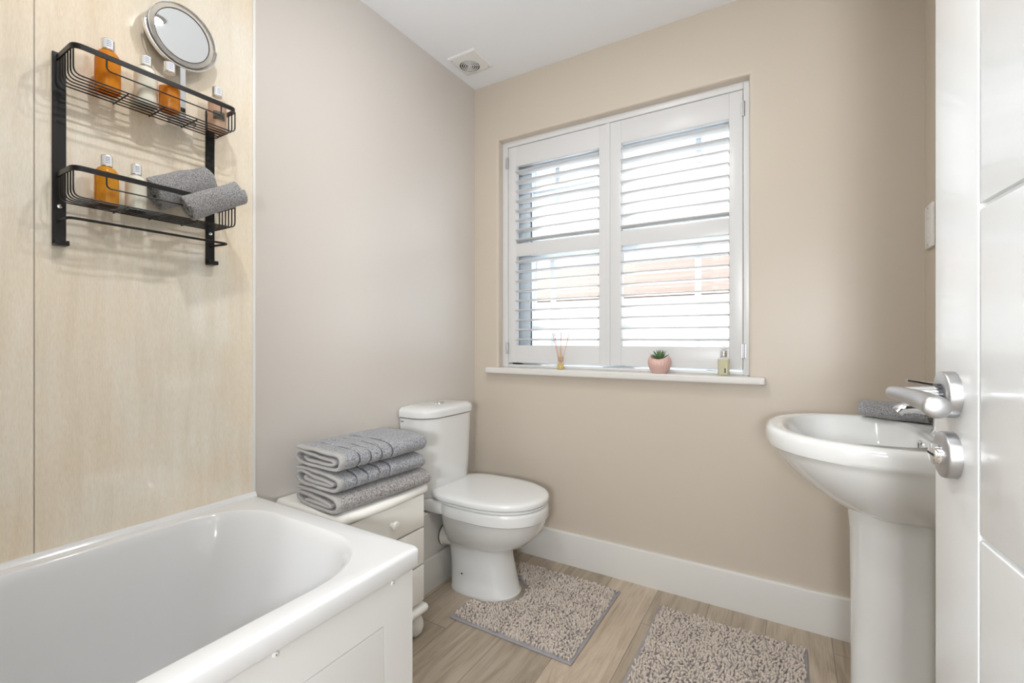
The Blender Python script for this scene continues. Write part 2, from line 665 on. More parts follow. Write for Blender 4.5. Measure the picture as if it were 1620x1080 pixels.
# window wall with a soft rounded plaster reveal
wb = MB()
def rect_loop(x0, x1, z0, z1, y):
    return [(x0, y, z0), (x1, y, z0), (x1, y, z1), (x0, y, z1)]
R = 0.012
loops = [rect_loop(-0.1, RX + 0.1, 0, CH, 0.3), rect_loop(-0.1, RX + 0.1, 0, CH, 0.0)]
for k in range(6):
    a = PI / 2 * k / 5
    q = R * (1 - math.sin(a))
    loops.append(rect_loop(HX0 - q, HX1 + q, HZ0 - q, HZ1 + q, R * (1 - math.cos(a))))
loops.append(rect_loop(HX0, HX1, HZ0, HZ1, 0.3))
loops.append(loops[0])
wb.loft(loops, False, False)
structure(wb.build('wall_back', M['wall'], smooth=True, angle=40))

# wall with the doorway, the bath alcove and the hall behind the camera
DX0, DX1, DZ = 0.84, 1.70, 2.02
wf = MB().box(0.735, DX0, -2.12, -2.0, 0, CH).box(DX1, RX + 0.1, -2.12, -2.0, 0, CH).box(DX0, DX1, -2.12, -2.0, DZ, CH)
structure(wf.build('wall_front', M['wall']))
structure(MB().box(0.735, 0.80, -3.0, -2.12, 0, CH).build('wall_alcove', M['hall']))
structure(MB().box(-0.1, 0.80, -3.1, -3.0, 0, CH).build('wall_bath_end', M['wall']))
wh = MB().box(0.70, 0.80, -4.2, -3.1, 0, CH).box(2.5, 2.6, -4.2, -2.0, 0, CH).box(0.70, 0.85, -4.3, -4.2, 0, CH).box(2.05, 2.6, -4.3, -4.2, 0, CH).box(0.85, 2.05, -4.3, -4.2, 0, 0.75).box(0.85, 2.05, -4.3, -4.2, 1.95, CH).box(RX + 0.1, 2.5, -2.12, -2.0, 0, CH)
structure(wh.build('wall_hallway', M['hall']))
dl = MB()
dl.box(DX0, DX0 + 0.025, -2.13, -1.99, 0, DZ).box(DX1 - 0.025, DX1, -2.13, -1.99, 0, DZ).box(DX0, DX1, -2.13, -1.99, DZ - 0.025, DZ)
dl.box(DX0 - 0.05, DX0 + 0.012, -1.999, -1.985, 0, DZ + 0.05).box(DX0 - 0.05, DX1 + 0.05, -1.999, -1.985, DZ - 0.012, DZ + 0.05)
structure(dl.build('trim_1', M['trim'], bevel=0.003))

# skirting along the window wall and pipe boxing behind the toilet
prof = [(0, 0), (-0.018, 0), (-0.018, 0.140), (-0.016, 0.146), (-0.012, 0.149), (0, 0.149)]
sk = MB().loft([[(x, y, z) for y, z in prof] for x in (0.0, RX)])
structure(sk.build('baseboard_back', M['trim'], smooth=True, angle=30))
BXF = 0.135
bx = MB().box(0.0, BXF, -0.728, -0.02, 0.0, 0.325)
box_o = structure(bx.build('trim_2', M['trim'], bevel=0.002))
structure(MB().loft([[(BXF + 0.001 - y * 0.7, yy, z * 0.93) for y, z in prof] for yy in (-0.728, -0.02)]).build('baseboard_left', M['trim'], smooth=True, angle=30))
prr = MB().loft([[(RX + y, yy, z) for y, z in prof] for yy in (-2.0, -0.018)])
structure(prr.build('baseboard_right', M['trim'], smooth=True, angle=30))

# wet-wall panels around the bath with white edge trim
PT = 0.004
for i, (y0, y1) in enumerate(((-1.6845, -1.197), (-3.0, -1.6865))):
    structure(MB().box(-0.0005, PT, y0, y1, 0.56, CH).build('wall_panel', M['panel'], bevel=0.0008, seg=1))
structure(MB().box(-0.0005, PT + 0.004, -1.1975, -1.1885, 0.0, CH).build('trim_3', M['white'], bevel=0.002))

# ------------------------------------------------------------------ window
fr = MB()
WY0, WY1 = 0.135, 0.205
fr.box(0.1486, 0.222, WY0, WY1, 0.905, 2.095).box(1.282, 1.3119, WY0, WY1, 0.905, 2.095)
fr.box(0.1486, 1.3119, WY0, WY1, 2.035, 2.095).box(0.1486, 1.3119, WY0, WY1, 0.905, 0.945)
fr.box(0.690, 0.722, WY0, WY1, 0.945, 2.035)
fr.box(0.222, 1.282, WY0, WY1, 1.518, 1.555)
win = structure(fr.build('window_1', M['upvc'], bevel=0.004))
for (x0, x1, z0, z1, bxp, bzp) in ((0.222, 0.690, 1.555, 2.035, 0.418, 1.842), (0.722, 1.282, 1.555, 2.035, 1.104, 1.812),
                                   (0.222, 0.690, 0.945, 1.518, 0.390, 1.122), (0.722, 1.282, 0.945, 1.518, 1.100, 1.120)):
    s = MB()
    wl = 0.056 if x0 < 0.5 else 0.032
    w = 0.034
    wt = 0.078 if z0 > 1.2 else 0.032
    wb_ = 0.026 if z0 > 1.2 else 0.05
    s.box(x0, x0 + wl, 0.125, 0.185, z0, z1).box(x1 - w, x1, 0.125, 0.185, z0, z1)
    s.box(x0 + wl, x1 - w, 0.125, 0.185, z1 - wt, z1).box(x0 + wl, x1 - w, 0.125, 0.185, z0, z0 + wb_)
    so = s.build('sash', M['upvc'], win, bevel=0.004)
    g = MB().box(bxp - 0.012, bxp + 0.012, 0.146, 0.170, z0 + wb_, z1 - wt).box(x0 + wl, x1 - w, 0.1465, 0.1695, bzp - 0.012, bzp + 0.012)
    g.build('glazing_bar', M['upvc'], so, bevel=0.003, seg=1)
    MB().box(x0 + wl - 0.004, x1 - w + 0.004, 0.1572, 0.1588, z0 + wb_ - 0.004, z1 - wt + 0.004).build('pane', M['pane'], so)

# sill board
def sill():
    b = MB()
    poly = [(0.0925, 0.0), (0.0925, -0.042), (1.3697, -0.042), (1.3697, 0.0), (HX1 - 0.001, 0.0), (HX1 - 0.001, 0.134), (HX0 + 0.001, 0.134), (HX0 + 0.001, 0.0)]
    b.loft([[(x, y, 0.8885) for x, y in poly], [(x, y, 0.9195) for x, y in poly]])
    return b
ws = sill().build('window_sill', M['trim'], win, bevel=0.009, seg=4)

# neighbouring house; unseen ground made pale to bounce daylight into the room
MB().box(-14, 16, 0.6, 40, -3.2, -3.0).build('ground', M['bounce_ground'])['kind'] = 'structure'
nh = empty('neighbouring_house', (0, 14, -3.0))
tag(nh, 'pale house with clay tiled roof standing beyond the shutter louvres', 'house')
MB().box(-14, 8, 0, 7, 0, 5.5).build('wall', M['render'], nh)
rf = MB().loft([[(x, -0.03, 5.54), (x, 3.5, 7.35), (x, 7.03, 5.54), (x, 7.03, 5.50), (x, -0.03, 5.50)] for x in (-14.3, 8.3)])
rf.build('roof', M['roof'], nh)

# ------------------------------------------------------------------ plantation shutter
sh = empty('plantation_shutter', (0.73, 0.06, 0.9195))
tag(sh, 'white plantation shutter with open louvres fitted in the window recess', 'shutter')
sh_inv = Vector((-0.73, -0.06, -0.9195))
def shb(b, name, m, parent=sh, **k):
    b.v = [(x + sh_inv.x, y + sh_inv.y, z + sh_inv.z) for x, y, z in b.v]
    return b.build(name, m, parent, **k)
FX0, FX1 = 0.1495, 1.311
f = MB()
SY0, SY1 = 0.042, 0.095
f.box(FX0, 0.1815, SY0, SY1, 0.9195, 2.0945).box(1.2885, FX1, SY0, SY1, 0.9195, 2.0945)
f.box(0.1815, 1.2885, SY0, SY1, 2.066, 2.0945).box(0.1815, 1.2885, SY0 + 0.012, SY1, 0.9195, 0.933)
frame = shb(f, 'shutter_frame', M['shutter'], bevel=0.003)
PY0, PY1 = 0.047, 0.074
for (px0, px1, ox0, ox1, hx) in ((0.1835, 0.7315, 0.2317, 0.6814, 0.178), (0.7345, 1.2865, 0.7876, 1.2362, 1.2905)):
    p = MB()
    pz0, pz1 = 0.942, 2.064
    p.box(px0, ox0, PY0, PY1, pz0, pz1).box(ox1, px1, PY0, PY1, pz0, pz1)
    for z0, z1 in ((pz0, 1.032), (1.492, 1.558), (1.960, pz1)):
        p.box(ox0, ox1, PY0 + 0.0004, PY1 - 0.0004, z0, z1)
    if px0 < 0.5:
        p.box(px1 - 0.016, px1 + 0.004, PY0 - 0.006, PY0 + 0.001, pz0, pz1)
    pan = shb(p, 'shutter_panel', M['shutter'], bevel=0.0016, seg=2)
    lv = [(1.9285 - 0.0503 * k) for k in range(8)] + [(1.4645 - 0.0503 * k) for k in range(9)]
    for z in lv:
        sec = []
        for k in range(20):
            a = 2 * PI * k / 20
            ca, sa = math.cos(a), math.sin(a)
            yy = 0.0315 * ca
            zz = 0.0056 * sa * (1 if abs(ca) < 0.9 else 1)
            t = math.radians(-1.5)
            sec.append((yy * math.cos(t) - zz * math.sin(t), yy * math.sin(t) + zz * math.cos(t)))
        b = MB().loft([[(x, 0.0605 + y, z + w) for y, w in sec] for x in (ox0 + 0.001, ox1 - 0.001)])
        shb(b, 'louvre', M['shutter'], pan, smooth=True, angle=60)
    for z0 in (1.017, 1.985):
        h = MB().lathe([(0.0045, 0), (0.0045, 0.06)], 12, (hx, 0.041, z0 - 0.03))
        h.box(hx - 0.008, hx + 0.008, 0.0405, 0.0435, z0 - 0.027, z0 + 0.027)
        shb(h, 'hinge', M['steel'], pan, smooth=True)

# ------------------------------------------------------------------ door (open, at the right of the doorway)
ang = math.radians(90 + 4.75)
door = empty('door_1', (1.667, -2.005, 0.006), ang)
structure(door)
DW, DT, DH = 0.755, 0.036, 1.985
# local x runs from hinge to latch edge, local +y is the face turned to the left wall
base = MB().box(0, DW, -DT + 0.003, -0.0035, 0, DH)
leaf = base.build('door_leaf', M['door'], door, bevel=0.001, seg=1)
SW = 0.1185
face = [(DW - SW, DW, 0, DH), (0, SW, 0, DH)]
gz = [0.0, 0.193, 0.527, 0.858, 1.193, 1.529, 1.86, DH]
for z0, z1 in zip(gz[:-1], gz[1:]):
    face.append((SW, DW - SW, z0, z1))
for x0, x1, z0, z1 in face:
    g = 0.0022
    b = MB().box(x0 + (g if x0 > 0 else 0), x1 - (g if x1 < DW else 0), -0.006, 0.0, z0 + (g if z0 > 0 else 0), z1 - (g if z1 < DH else 0))
    b.build('door_panel' if x0 == SW else 'door_stile', M['door'], leaf, bevel=0.0026, seg=3)
hx, hz = DW - 0.0568, 0.996
han = MB().lathe([(0.0262, 0.0), (0.0262, 0.0095), (0.0255, 0.0112), (0.0240, 0.012), (0.0120, 0.0125)], 48, (hx, 0, hz), 'y').build('door_handle', M['steel'], door, smooth=True, angle=50)
path, rad = [], []
for k in range(7):
    path.append((hx, 0.010 + 0.040 * k / 6, hz - 0.001 * k / 6))
lev = MB().tube(path, [0.0095] * 7, 20)
lev.build('neck', M['chrome'], han, smooth=True, angle=50)
MB().lathe([(0.0118, 0.0118), (0.0118, 0.0165)], 32, (hx, 0, hz), 'y').build('collar', M['darksteel'], han, smooth=True)
# curved blade of the lever
loops = []
N = 22
for k in range(N + 1):
    t = k / N
    if t < 0.25:
        a = t / 0.25 * PI / 2
        cx = hx + 0.005 - 0.017 * math.sin(a) * a / (PI / 2)
        cy = 0.044 + 0.014 * math.sin(a)
    else:
        q = (t - 0.25) / 0.75
        cx = hx - 0.012 - 0.098 * q
        cy = 0.058 - 0.011 * q * q * (3 - 2 * q)
    w = 0.0052 + 0.0062 * t ** 1.3
    h = 0.0058 + 0.0052 * t
    cz = hz - 0.001 + 0.003 * math.sin(t * PI) - 0.002 * t * t
    tx = 1.0 if t > 0.25 else math.sin(min(t / 0.25, 1) * PI / 2)
    ty = math.sqrt(max(0, 1 - tx * tx))
    l = []
    for i in range(24):
        an = 2 * PI * i / 24
        u, v = w * math.cos(an), h * math.sin(an)
        l.append((cx + u * ty, cy + u * tx, cz + v))
    loops.append(l)
for f_, dx_ in ((0.93, -0.0016), (0.75, -0.0030), (0.4, -0.0042)):
    cen = Vector((cx, cy, cz))
    loops.append([tuple(cen + (Vector(p) - cen) * f_ + Vector((dx_, 0, 0))) for p in l])
MB().loft(loops).build('lever', M['steel'], han, smooth=True, angle=45)
rz = 0.9275
ros = MB().lathe([(0.0262, 0.0), (0.0262, 0.0095), (0.0255, 0.0112), (0.0240, 0.012), (0.0120, 0.0125)], 48, (hx, 0, rz), 'y').build('lock_rose', M['steel'], door, smooth=True, angle=50)
knob = MB().lathe([(0.0118, 0.012), (0.0118, 0.0190), (0.0105, 0.0202), (0.004, 0.0205)], 32, (hx, 0, rz), 'y').build('release_knob', M['chrome'], ros, smooth=True, angle=50)
MB().box(hx - 0.009, hx + 0.009, 0.0200, 0.0208, rz - 0.0012, rz + 0.0012).build('slot', M['hole'], knob)

# ------------------------------------------------------------------ shaver socket on the right wall
so = empty('shaver_socket', (RX, -0.088, 1.42))
tag(so, 'white wall socket plate half hidden by the open door edge', 'socket')
MB().box(-0.009, 0.0, -0.043, 0.043, -0.0675, 0.0675).build('faceplate', M['white'], so, bevel=0.003)
for zz in (-0.03, 0.0, 0.03):
    MB().box(-0.0105, -0.0085, -0.012, 0.030, zz - 0.006, zz + 0.006).build('outlet', M['label'], so, bevel=0.002, seg=1)
for zz in (-0.058, 0.058):
    MB().lathe([(0.0035, 0), (0.003, 0.0015)], 12, (-0.0088, 0.0, zz), '-x').build('screw', M['steel'], so, smooth=True)

# ------------------------------------------------------------------ ceiling fittings
vent = empty('extractor_vent', (0.13, -0.218, CH))
tag(vent, 'white square ceiling vent with round ringed grille', 'vent')
vl = []
N = 32
def sq(a, h):
    c, s = math.cos(a), math.sin(a)
    k = h / max(abs(c), abs(s))
    return (c * k, s * k)
A = [2 * PI * i / N + PI / 4 for i in range(N)]
vc = (-0.012, 0.012)
loops = [[(*sq(a, 0.078), 0.0) for a in A], [(*sq(a, 0.078), -0.006) for a in A], [(*sq(a, 0.074), -0.010) for a in A],
         [(vc[0] + 0.055 * math.cos(a), vc[1] + 0.055 * math.sin(a), -0.014) for a in A], [(vc[0] + 0.048 * math.cos(a), vc[1] + 0.048 * math.sin(a), -0.014) for a in A],
         [(vc[0] + 0.048 * math.cos(a), vc[1] + 0.048 * math.sin(a), -0.002) for a in A]]
MB().loft(loops, False, False).build('cover', M['white'], vent, smooth=True, angle=30)
MB().lathe([(0.0, -0.0030), (0.0465, -0.0030), (0.0465, -0.0120), (0.0476, -0.0120), (0.0476, -0.0015), (0.0, -0.0015)], 32, (vc[0], vc[1], 0), cap0=False, cap1=False).build('duct', M['hole'], vent)
gr = MB()
for r in (0.040, 0.030, 0.020, 0.010):
    gr.lathe([(r - 0.0020, -0.0135), (r + 0.0020, -0.0135), (r + 0.0022, -0.0110), (r - 0.0018, -0.0110), (r - 0.0020, -0.0135)], 32, (vc[0], vc[1], 0), cap0=False, cap1=False)
gr.lathe([(0.0, -0.0135), (0.004, -0.0135), (0.004, -0.011), (0.0, -0.011)], 16, (vc[0], vc[1], 0), cap0=False, cap1=False)
for a in (0.4, 0.4 + PI * 2 / 3, 0.4 + PI * 4 / 3):
    gr.tube([(vc[0], vc[1], -0.0115), (vc[0] + 0.049 * math.cos(a), vc[1] + 0.049 * math.sin(a), -0.0115)], 0.0011, 6)
gr.build('grille', M['white'], vent, smooth=True, angle=40)
for sx, sy in ((-1, -1), (1, 1)):
    MB().lathe([(0.0028, -0.0125), (0.0035, -0.0100)], 10, (sx * 0.062, sy * 0.062, 0)).build('screw', M['steel'], vent, smooth=True)

for i, (x, y) in enumerate(DOWNLIGHTS):
    d = empty('downlight', (x, y, CH))
    tag(d, 'round white recessed ceiling downlight', 'light', 'ceiling downlights above the bathroom floor')
    MB().lathe([(0.021, -0.001), (0.034, -0.001), (0.034, -0.004), (0.030, -0.006), (0.022, -0.005), (0.021, -0.001)], 40, cap0=False, cap1=False).build('bezel', M['steel'], d, smooth=True, angle=40)
    MB().lathe([(0.0212, -0.004), (0.0212, -0.002)], 32).build('lens', M['lamp'], d)
    area_light('downlight_beam', (x, y, CH - 0.012), (0, 0, 0), 0.05, DOWNLIGHT_POWER, (1.0, 0.99, 0.975))
hl = empty('added_hall_light', (1.6, -3.1, CH))  # made-up ceiling light, soft fill sent through the doorway
tag(hl, 'unseen white ceiling light added in the hallway as fill', 'light')
MB().lathe([(0.30, 0.0), (0.30, -0.03), (0.285, -0.04)], 48).build('housing', M['white'], hl, smooth=True)
area_light('hall_ceiling_fill', (1.45, -3.0, CH - 0.06), (0, 0, 0), 0.9, HALL_FILL_POWER, (0.88, 0.94, 1.0))

fl = empty('added_uplighter', (1.60, -2.78, 0.0))  # unseen lamp added as fill for the bathroom ceiling and upper walls
tag(fl, 'unseen steel uplighter added in the hallway to brighten the bathroom ceiling', 'lamp')
MB().lathe([(0.13, 0.0), (0.13, 0.012), (0.10, 0.018), (0.012, 0.022)], 40).build('base', M['steel'], fl, smooth=True, angle=40)
MB().lathe([(0.010, 0.02), (0.010, 1.08)], 16).build('pole', M['steel'], fl, smooth=True)
up_dir = Vector((-0.62, 0.85, 0.78)).normalized()
sh_m = up_dir.to_track_quat('Z', 'Y').to_matrix().to_4x4()
sb_ = MB().lathe([(0.03, 0.0), (0.16, 0.09), (0.163, 0.09), (0.033, -0.004), (0.0, -0.004)], 40, cap0=False, cap1=False)
sb_.v = [tuple(sh_m @ Vector(p) + Vector((0, 0, 1.08))) for p in sb_.v]
sb_.build('lamp_shade', M['white'], fl, smooth=True)
lp_o = area_light('uplighter_fill', tuple(Vector((1.60, -2.78, 1.08)) + up_dir * 0.10), (0, 0, 0), 0.28, UPLIGHTER_FILL_POWER, (0.95, 0.97, 1.0))
lp_o.rotation_euler = (-up_dir).to_track_quat('Z', 'Y').to_euler()

# unseen window added behind the camera to carry a frontal fill light
hw = MB().box(0.85, 0.90, -4.29, -4.22, 0.75, 1.95).box(2.0, 2.05, -4.29, -4.22, 0.75, 1.95).box(0.90, 2.0, -4.29, -4.22, 1.90, 1.95).box(0.90, 2.0, -4.29, -4.22, 0.75, 0.80).box(1.42, 1.48, -4.29, -4.22, 0.80, 1.90)
structure(hw.build('added_window_2', M['upvc'], bevel=0.004))
area_light('hall_window_fill', (1.45, -4.36, 1.35), (math.radians(90), 0, 0), 1.15, HALL_WINDOW_FILL_POWER, (0.88, 0.94, 1.0), shape='RECTANGLE', size_y=1.15)

# ------------------------------------------------------------------ bath
bath = empty('bathtub', (0.0, -1.19, 0.0))
tag(bath, 'white acrylic bath along the beige panelled wall', 'bath')
def bz(b):
    b.v = [(x, y + 1.19, z) for x, y, z in b.v]
    return b
B0, B1 = -2.89, -1.190
ox0 = 0.0045
L = []
L.append(rrect(ox0, 0.700, B0, B1 - 0.001, 0.014, 0.533))
L.append(rrect(ox0, 0.701, B0, B1, 0.014, 0.5345))
L.append(rrect(ox0, 0.701, B0, B1, 0.016, 0.5655))
L.append(rrect(ox0 + 0.001, 0.7000, B0 + 0.001, B1 - 0.001, 0.016, 0.5695))
L.append(rrect(ox0 + 0.002, 0.6972, B0 + 0.002, B1 - 0.0038, 0.016, 0.5728))
L.append(rrect(ox0 + 0.004, 0.6930, B0 + 0.004, B1 - 0.008, 0.016, 0.5748))
L.append(rrect(ox0 + 0.006, 0.6870, B0 + 0.006, B1 - 0.014, 0.016, 0.5752))
RI = (0.17, 0.17, 0.15, 0.15)
RI = (0.16, 0.19, 0.16, 0.16)
def inn(x0, x1, y1, y0, z, k=0.0):
    return rrect(x0, x1, y0, y1, tuple(r + k for r in RI), z)
L.append(inn(0.043, 0.652, -1.246, B0 + 0.07, 0.5750))
L.append(inn(0.046, 0.649, -1.249, B0 + 0.072, 0.5740))
L.append(inn(0.050, 0.645, -1.2535, B0 + 0.076, 0.5690))
L.append(inn(0.054, 0.637, -1.264, B0 + 0.085, 0.550))
L.append(inn(0.066, 0.622, -1.300, B0 + 0.13, 0.42))
L.append(inn(0.082, 0.604, -1.345, B0 + 0.20, 0.27))
L.append(inn(0.094, 0.590, -1.375, B0 + 0.26, 0.20))
L.append(inn(0.115, 0.570, -1.405, B0 + 0.30, 0.168, -0.01))
L.append(inn(0.150, 0.535, -1.445, B0 + 0.34, 0.158, -0.02))
L.append(inn(0.24, 0.44, -1.60, B0 + 0.50, 0.155, -0.09))
tub = bz(MB().loft(L, False, True)).build('tub', M['acrylic'], bath, smooth=True, angle=60)
# raised upstand lip against the wall panels and along the alcove
up = MB()
up.loft([[(0.0042, y, 0.560), (0.0210, y, 0.5735), (0.0190, y, 0.5755), (0.0125, y, 0.5845), (0.0100, y, 0.5860), (0.0042, y, 0.5860)] for y in (B0, B1 - 0.001)])
bz(up).build('tile_upstand', M['acrylic'], bath, smooth=True, angle=50)
pn = MB()
PX0, PX1 = 0.668, 0.684
pn.box(PX0, PX1 - 0.003, B0 + 0.01, B1 - 0.012, 0.006, 0.534)
pn_o = bz(pn).build('bath_panel', M['bathpanel'], bath, bevel=0.0015, seg=1)
fp = MB()
GY1, GZ1, GZ0, GY0 = -1.2905, 0.432, 0.10, -2.76
for x0y0 in ((B0 + 0.01, GY0 - 0.0015, 0.006, 0.534), (GY1 + 0.0015, B1 - 0.012, 0.006, 0.534), (GY0 - 0.0015, GY1 + 0.0015, GZ1 + 0.0015, 0.534), (GY0 - 0.0015, GY1 + 0.0015, 0.006, GZ0 - 0.0015)):
    fp.box(PX1 - 0.0035, PX1, *x0y0)
bz(fp).build('panel_border', M['bathpanel'], pn_o)
bz(MB().box(PX1 - 0.0035, PX1 - 0.0005, GY0 + 0.001, GY1 - 0.001, GZ0 + 0.001, GZ1 - 0.001)).build('panel_field', M['bathpanel'], pn_o, bevel=0.002)
bz(MB().box(0.03, PX0, B1 - 0.028, B1 - 0.012, 0.006, 0.534)).build('end_panel', M['bathpanel'], bath, bevel=0.001, seg=1)
for y, z in ((-1.2649, 0.5157), (-1.5417, 0.517)):
    b = MB().lathe([(0.0058, 0), (0.0055, 0.002), (0.0035, 0.0032), (0.0012, 0.0033)], 16, (PX1 - 0.0003, y, z), 'x')
    sc = bz(b).build('screw_cap', M['white'], bath, smooth=True)
    bz(MB().lathe([(0.0012, 0.0030), (0.0012, 0.0036)], 8, (PX1 - 0.0003, y, z), 'x')).build('screw_hole', M['hole'], sc)
bz(MB().lathe([(0.026, 0.159), (0.026, 0.161), (0.02, 0.163)], 24, (0.34, -2.25, 0))).build('plug', M['chrome'], bath, smooth=True)

# ------------------------------------------------------------------ bedside-style cabinet between bath and toilet
cb = empty('drawer_cabinet', (0.0, -0.93, 0.0))
tag(cb, 'small cream three drawer chest squeezed between bath and toilet', 'cabinet')
def cz(b):
    b.v = [(x, y + 0.93, z) for x, y, z in b.v]
    return b
CY0, CY1, CXF = -1.108, -0.752, 0.312
cz(MB().box(0.022, CXF - 0.012, CY0, CY1, 0.108, 0.512)).build('carcass', M['cream'], cb, bevel=0.002)
# top slab with wavy front edge
SY_0, SY_1 = -1.124, -0.730
def top_outline(o):
    pts = [(0.012 - 0.0 + o * 0.5, SY_0 - o)]
    n = 26
    a, bq = SY_0 - o, SY_1 + o
    for k in range(n + 1):
        t = k / n
        y = a + (bq - a) * t
        x = 0.333 + o + 0.006 * math.cos(2 * PI * (t - 0.5) * 1.0)
        if t < 0.05 or t > 0.95:
            q = (0.05 - min(t, 1 - t)) / 0.05
            x -= 0.014 * (1 - math.sqrt(max(0, 1 - q * q)))
        pts.append((x, y))
    pts.append((0.012 + o * 0.5, SY_1 + o))
    return pts
tl = []
for o, z in ((-0.013, 0.511), (-0.004, 0.513), (0.0, 0.519), (0.0, 0.528), (-0.004, 0.536), (-0.010, 0.5385), (-0.013, 0.5395)):
    tl.append([(x, y, z) for x, y in top_outline(o)])
cz(MB().loft(tl)).build('top', M['cream'], cb, smooth=True, angle=50)
for z0, z1 in ((0.392, 0.508), (0.259, 0.386), (0.126, 0.253)):
    d = cz(MB().box(CXF - 0.012, CXF + 0.008, CY0 + 0.004, CY1 - 0.004, z0, z1)).build('drawer', M['cream'], cb, bevel=0.004)
    zc = (z0 + z1) / 2
    cz(MB().lathe([(0.007, 0.0), (0.006, 0.006), (0.010, 0.012), (0.0145, 0.017), (0.0150, 0.022), (0.012, 0.027), (0.004, 0.0285)], 24, (CXF + 0.0075, -0.915, zc), 'x')).build('knob', M['cream'], d, smooth=True)
pl = []
for o, z in ((-0.006, 0.082), (0.002, 0.0835), (0.007, 0.089), (0.009, 0.096), (0.007, 0.103), (0.001, 0.108), (-0.004, 0.110)):
    pl.append(rrect(0.02, CXF + 0.012 + o, CY0 - 0.008 - o, CY1 + 0.008 + o, (0.02, 0.02, 0.004, 0.004), z))
cz(MB().loft(pl)).build('plinth', M['cream'], cb, smooth=True, angle=50)
for x, y in ((0.288, CY0 + 0.025), (0.288, CY1 - 0.022), (0.05, CY0 + 0.025), (0.05, CY1 - 0.022)):
    cz(MB().lathe([(0.018, 0.0), (0.028, 0.010), (0.0335, 0.026), (0.034, 0.040), (0.029, 0.058), (0.022, 0.070), (0.020, 0.083)], 28, (x, y, 0.0))).build('bun_foot', M['cream'], cb, smooth=True)

# ------------------------------------------------------------------ towels
def catmull(pts, per=10):
    P = [np.array(p, float) for p in pts]
    P = [2 * P[0] - P[1]] + P + [2 * P[-1] - P[-2]]
    out = []
    for i in range(1, len(P) - 2):
        for k in range(per):
            t = k / per
            a, b, c, d = P[i - 1], P[i], P[i + 1], P[i + 2]
            out.append(0.5 * ((2 * b) + (-a + c) * t + (2 * a - 5 * b + 4 * c - d) * t * t + (-a + 3 * b - 3 * c + d) * t ** 3))
    out.append(P[-2])
    return np.array(out)


def ribbon(path, thick, y0, y1, ny, offs=None, warp=None, sides=1):
    """folded cloth: 2-D path (a,h) thickened, extruded along y. Returns MB."""
    T = np.gradient(path, axis=0)
    T /= np.linalg.norm(T, axis=1)[:, None] + 1e-9
    Nn = np.stack([-T[:, 1], T[:, 0]], 1)
    m = len(path)
    prof = []           # closed section: up one side, round the hem, down the other
    half = thick / 2
    b = MB()
    loops = []
    for j in range(ny + 1):
        s = j / ny
        y = y0 + (y1 - y0) * s
        e = min(s, 1 - s) * (y1 - y0)
        shrink = 1.0 - 0.35 * max(0, 1 - e / 0.006) ** 2
        extra = offs(y) if offs else 0.0
        A = path + Nn * (half * shrink + extra)
        Bq = path - Nn * (half * shrink + extra * 0.6)
        sec = np.concatenate([A, Bq[::-1]])
        loop = []
        for p in sec:
            q = (p[0], y, p[1])
            loop.append(warp(q) if warp else q)
        loops.append(loop)
    n = len(loops[0])
    vs = [p for l in loops for p in l]
    fs = []
    for k in range(ny):
        for i in range(n):
            j2 = (i + 1) % n
            fs.append((k * n + i, k * n + j2, (k + 1) * n + j2, (k + 1) * n + i))
    # end caps as quads across the thickness
    for k in (0, ny):
        for i in range(m - 1):
            fs.append((k * n + i, k * n + i + 1, k * n + n - 2 - i, k * n + n - 1 - i))
    b.add(vs, fs)
    return b


def nz(p, s, amp):
    from mathutils import noise
    return noise.noise(Vector(p) * s) * amp


def groove_fn(lines, depth=0.0045, w=0.0042, puff=0.0018):
    def fn(y):
        d = 0.0
        for g in lines:
            d -= depth * math.exp(-((y - g) / w) ** 2)
        return d + (puff if y > lines[-1] else 0.0)
    return fn


# local frame of each towel: x across (front edge = +x), y along, z up
def towel(name, label, z, rot, loc, path, thick, mat, lines, length, group, seed):
    fn = groove_fn(lines) if lines else None
    def warp(p):
        x, y, zz = p
        q = (x + seed, y, zz)
        return (x + nz(q, 14, 0.004), y + nz((zz * 30 + seed, x * 20, 0), 1.0, 0.004), zz + nz((x * 1.0 + seed * 3, y, 0), 11, 0.005) * min(1, zz / 0.03 + 0.02))
    b = ribbon(path, thick, -length / 2, length / 2, 150, fn, warp)
    zmin = min(v[2] for v in b.v)
    b.v = [(x, y, zz - zmin) for x, y, zz in b.v]
    o = b.build(name, mat, None, smooth=True, angle=80, loc=(loc[0], loc[1], z), rot=(0, 0, rot))
    return tag(o, label, 'towel', group)


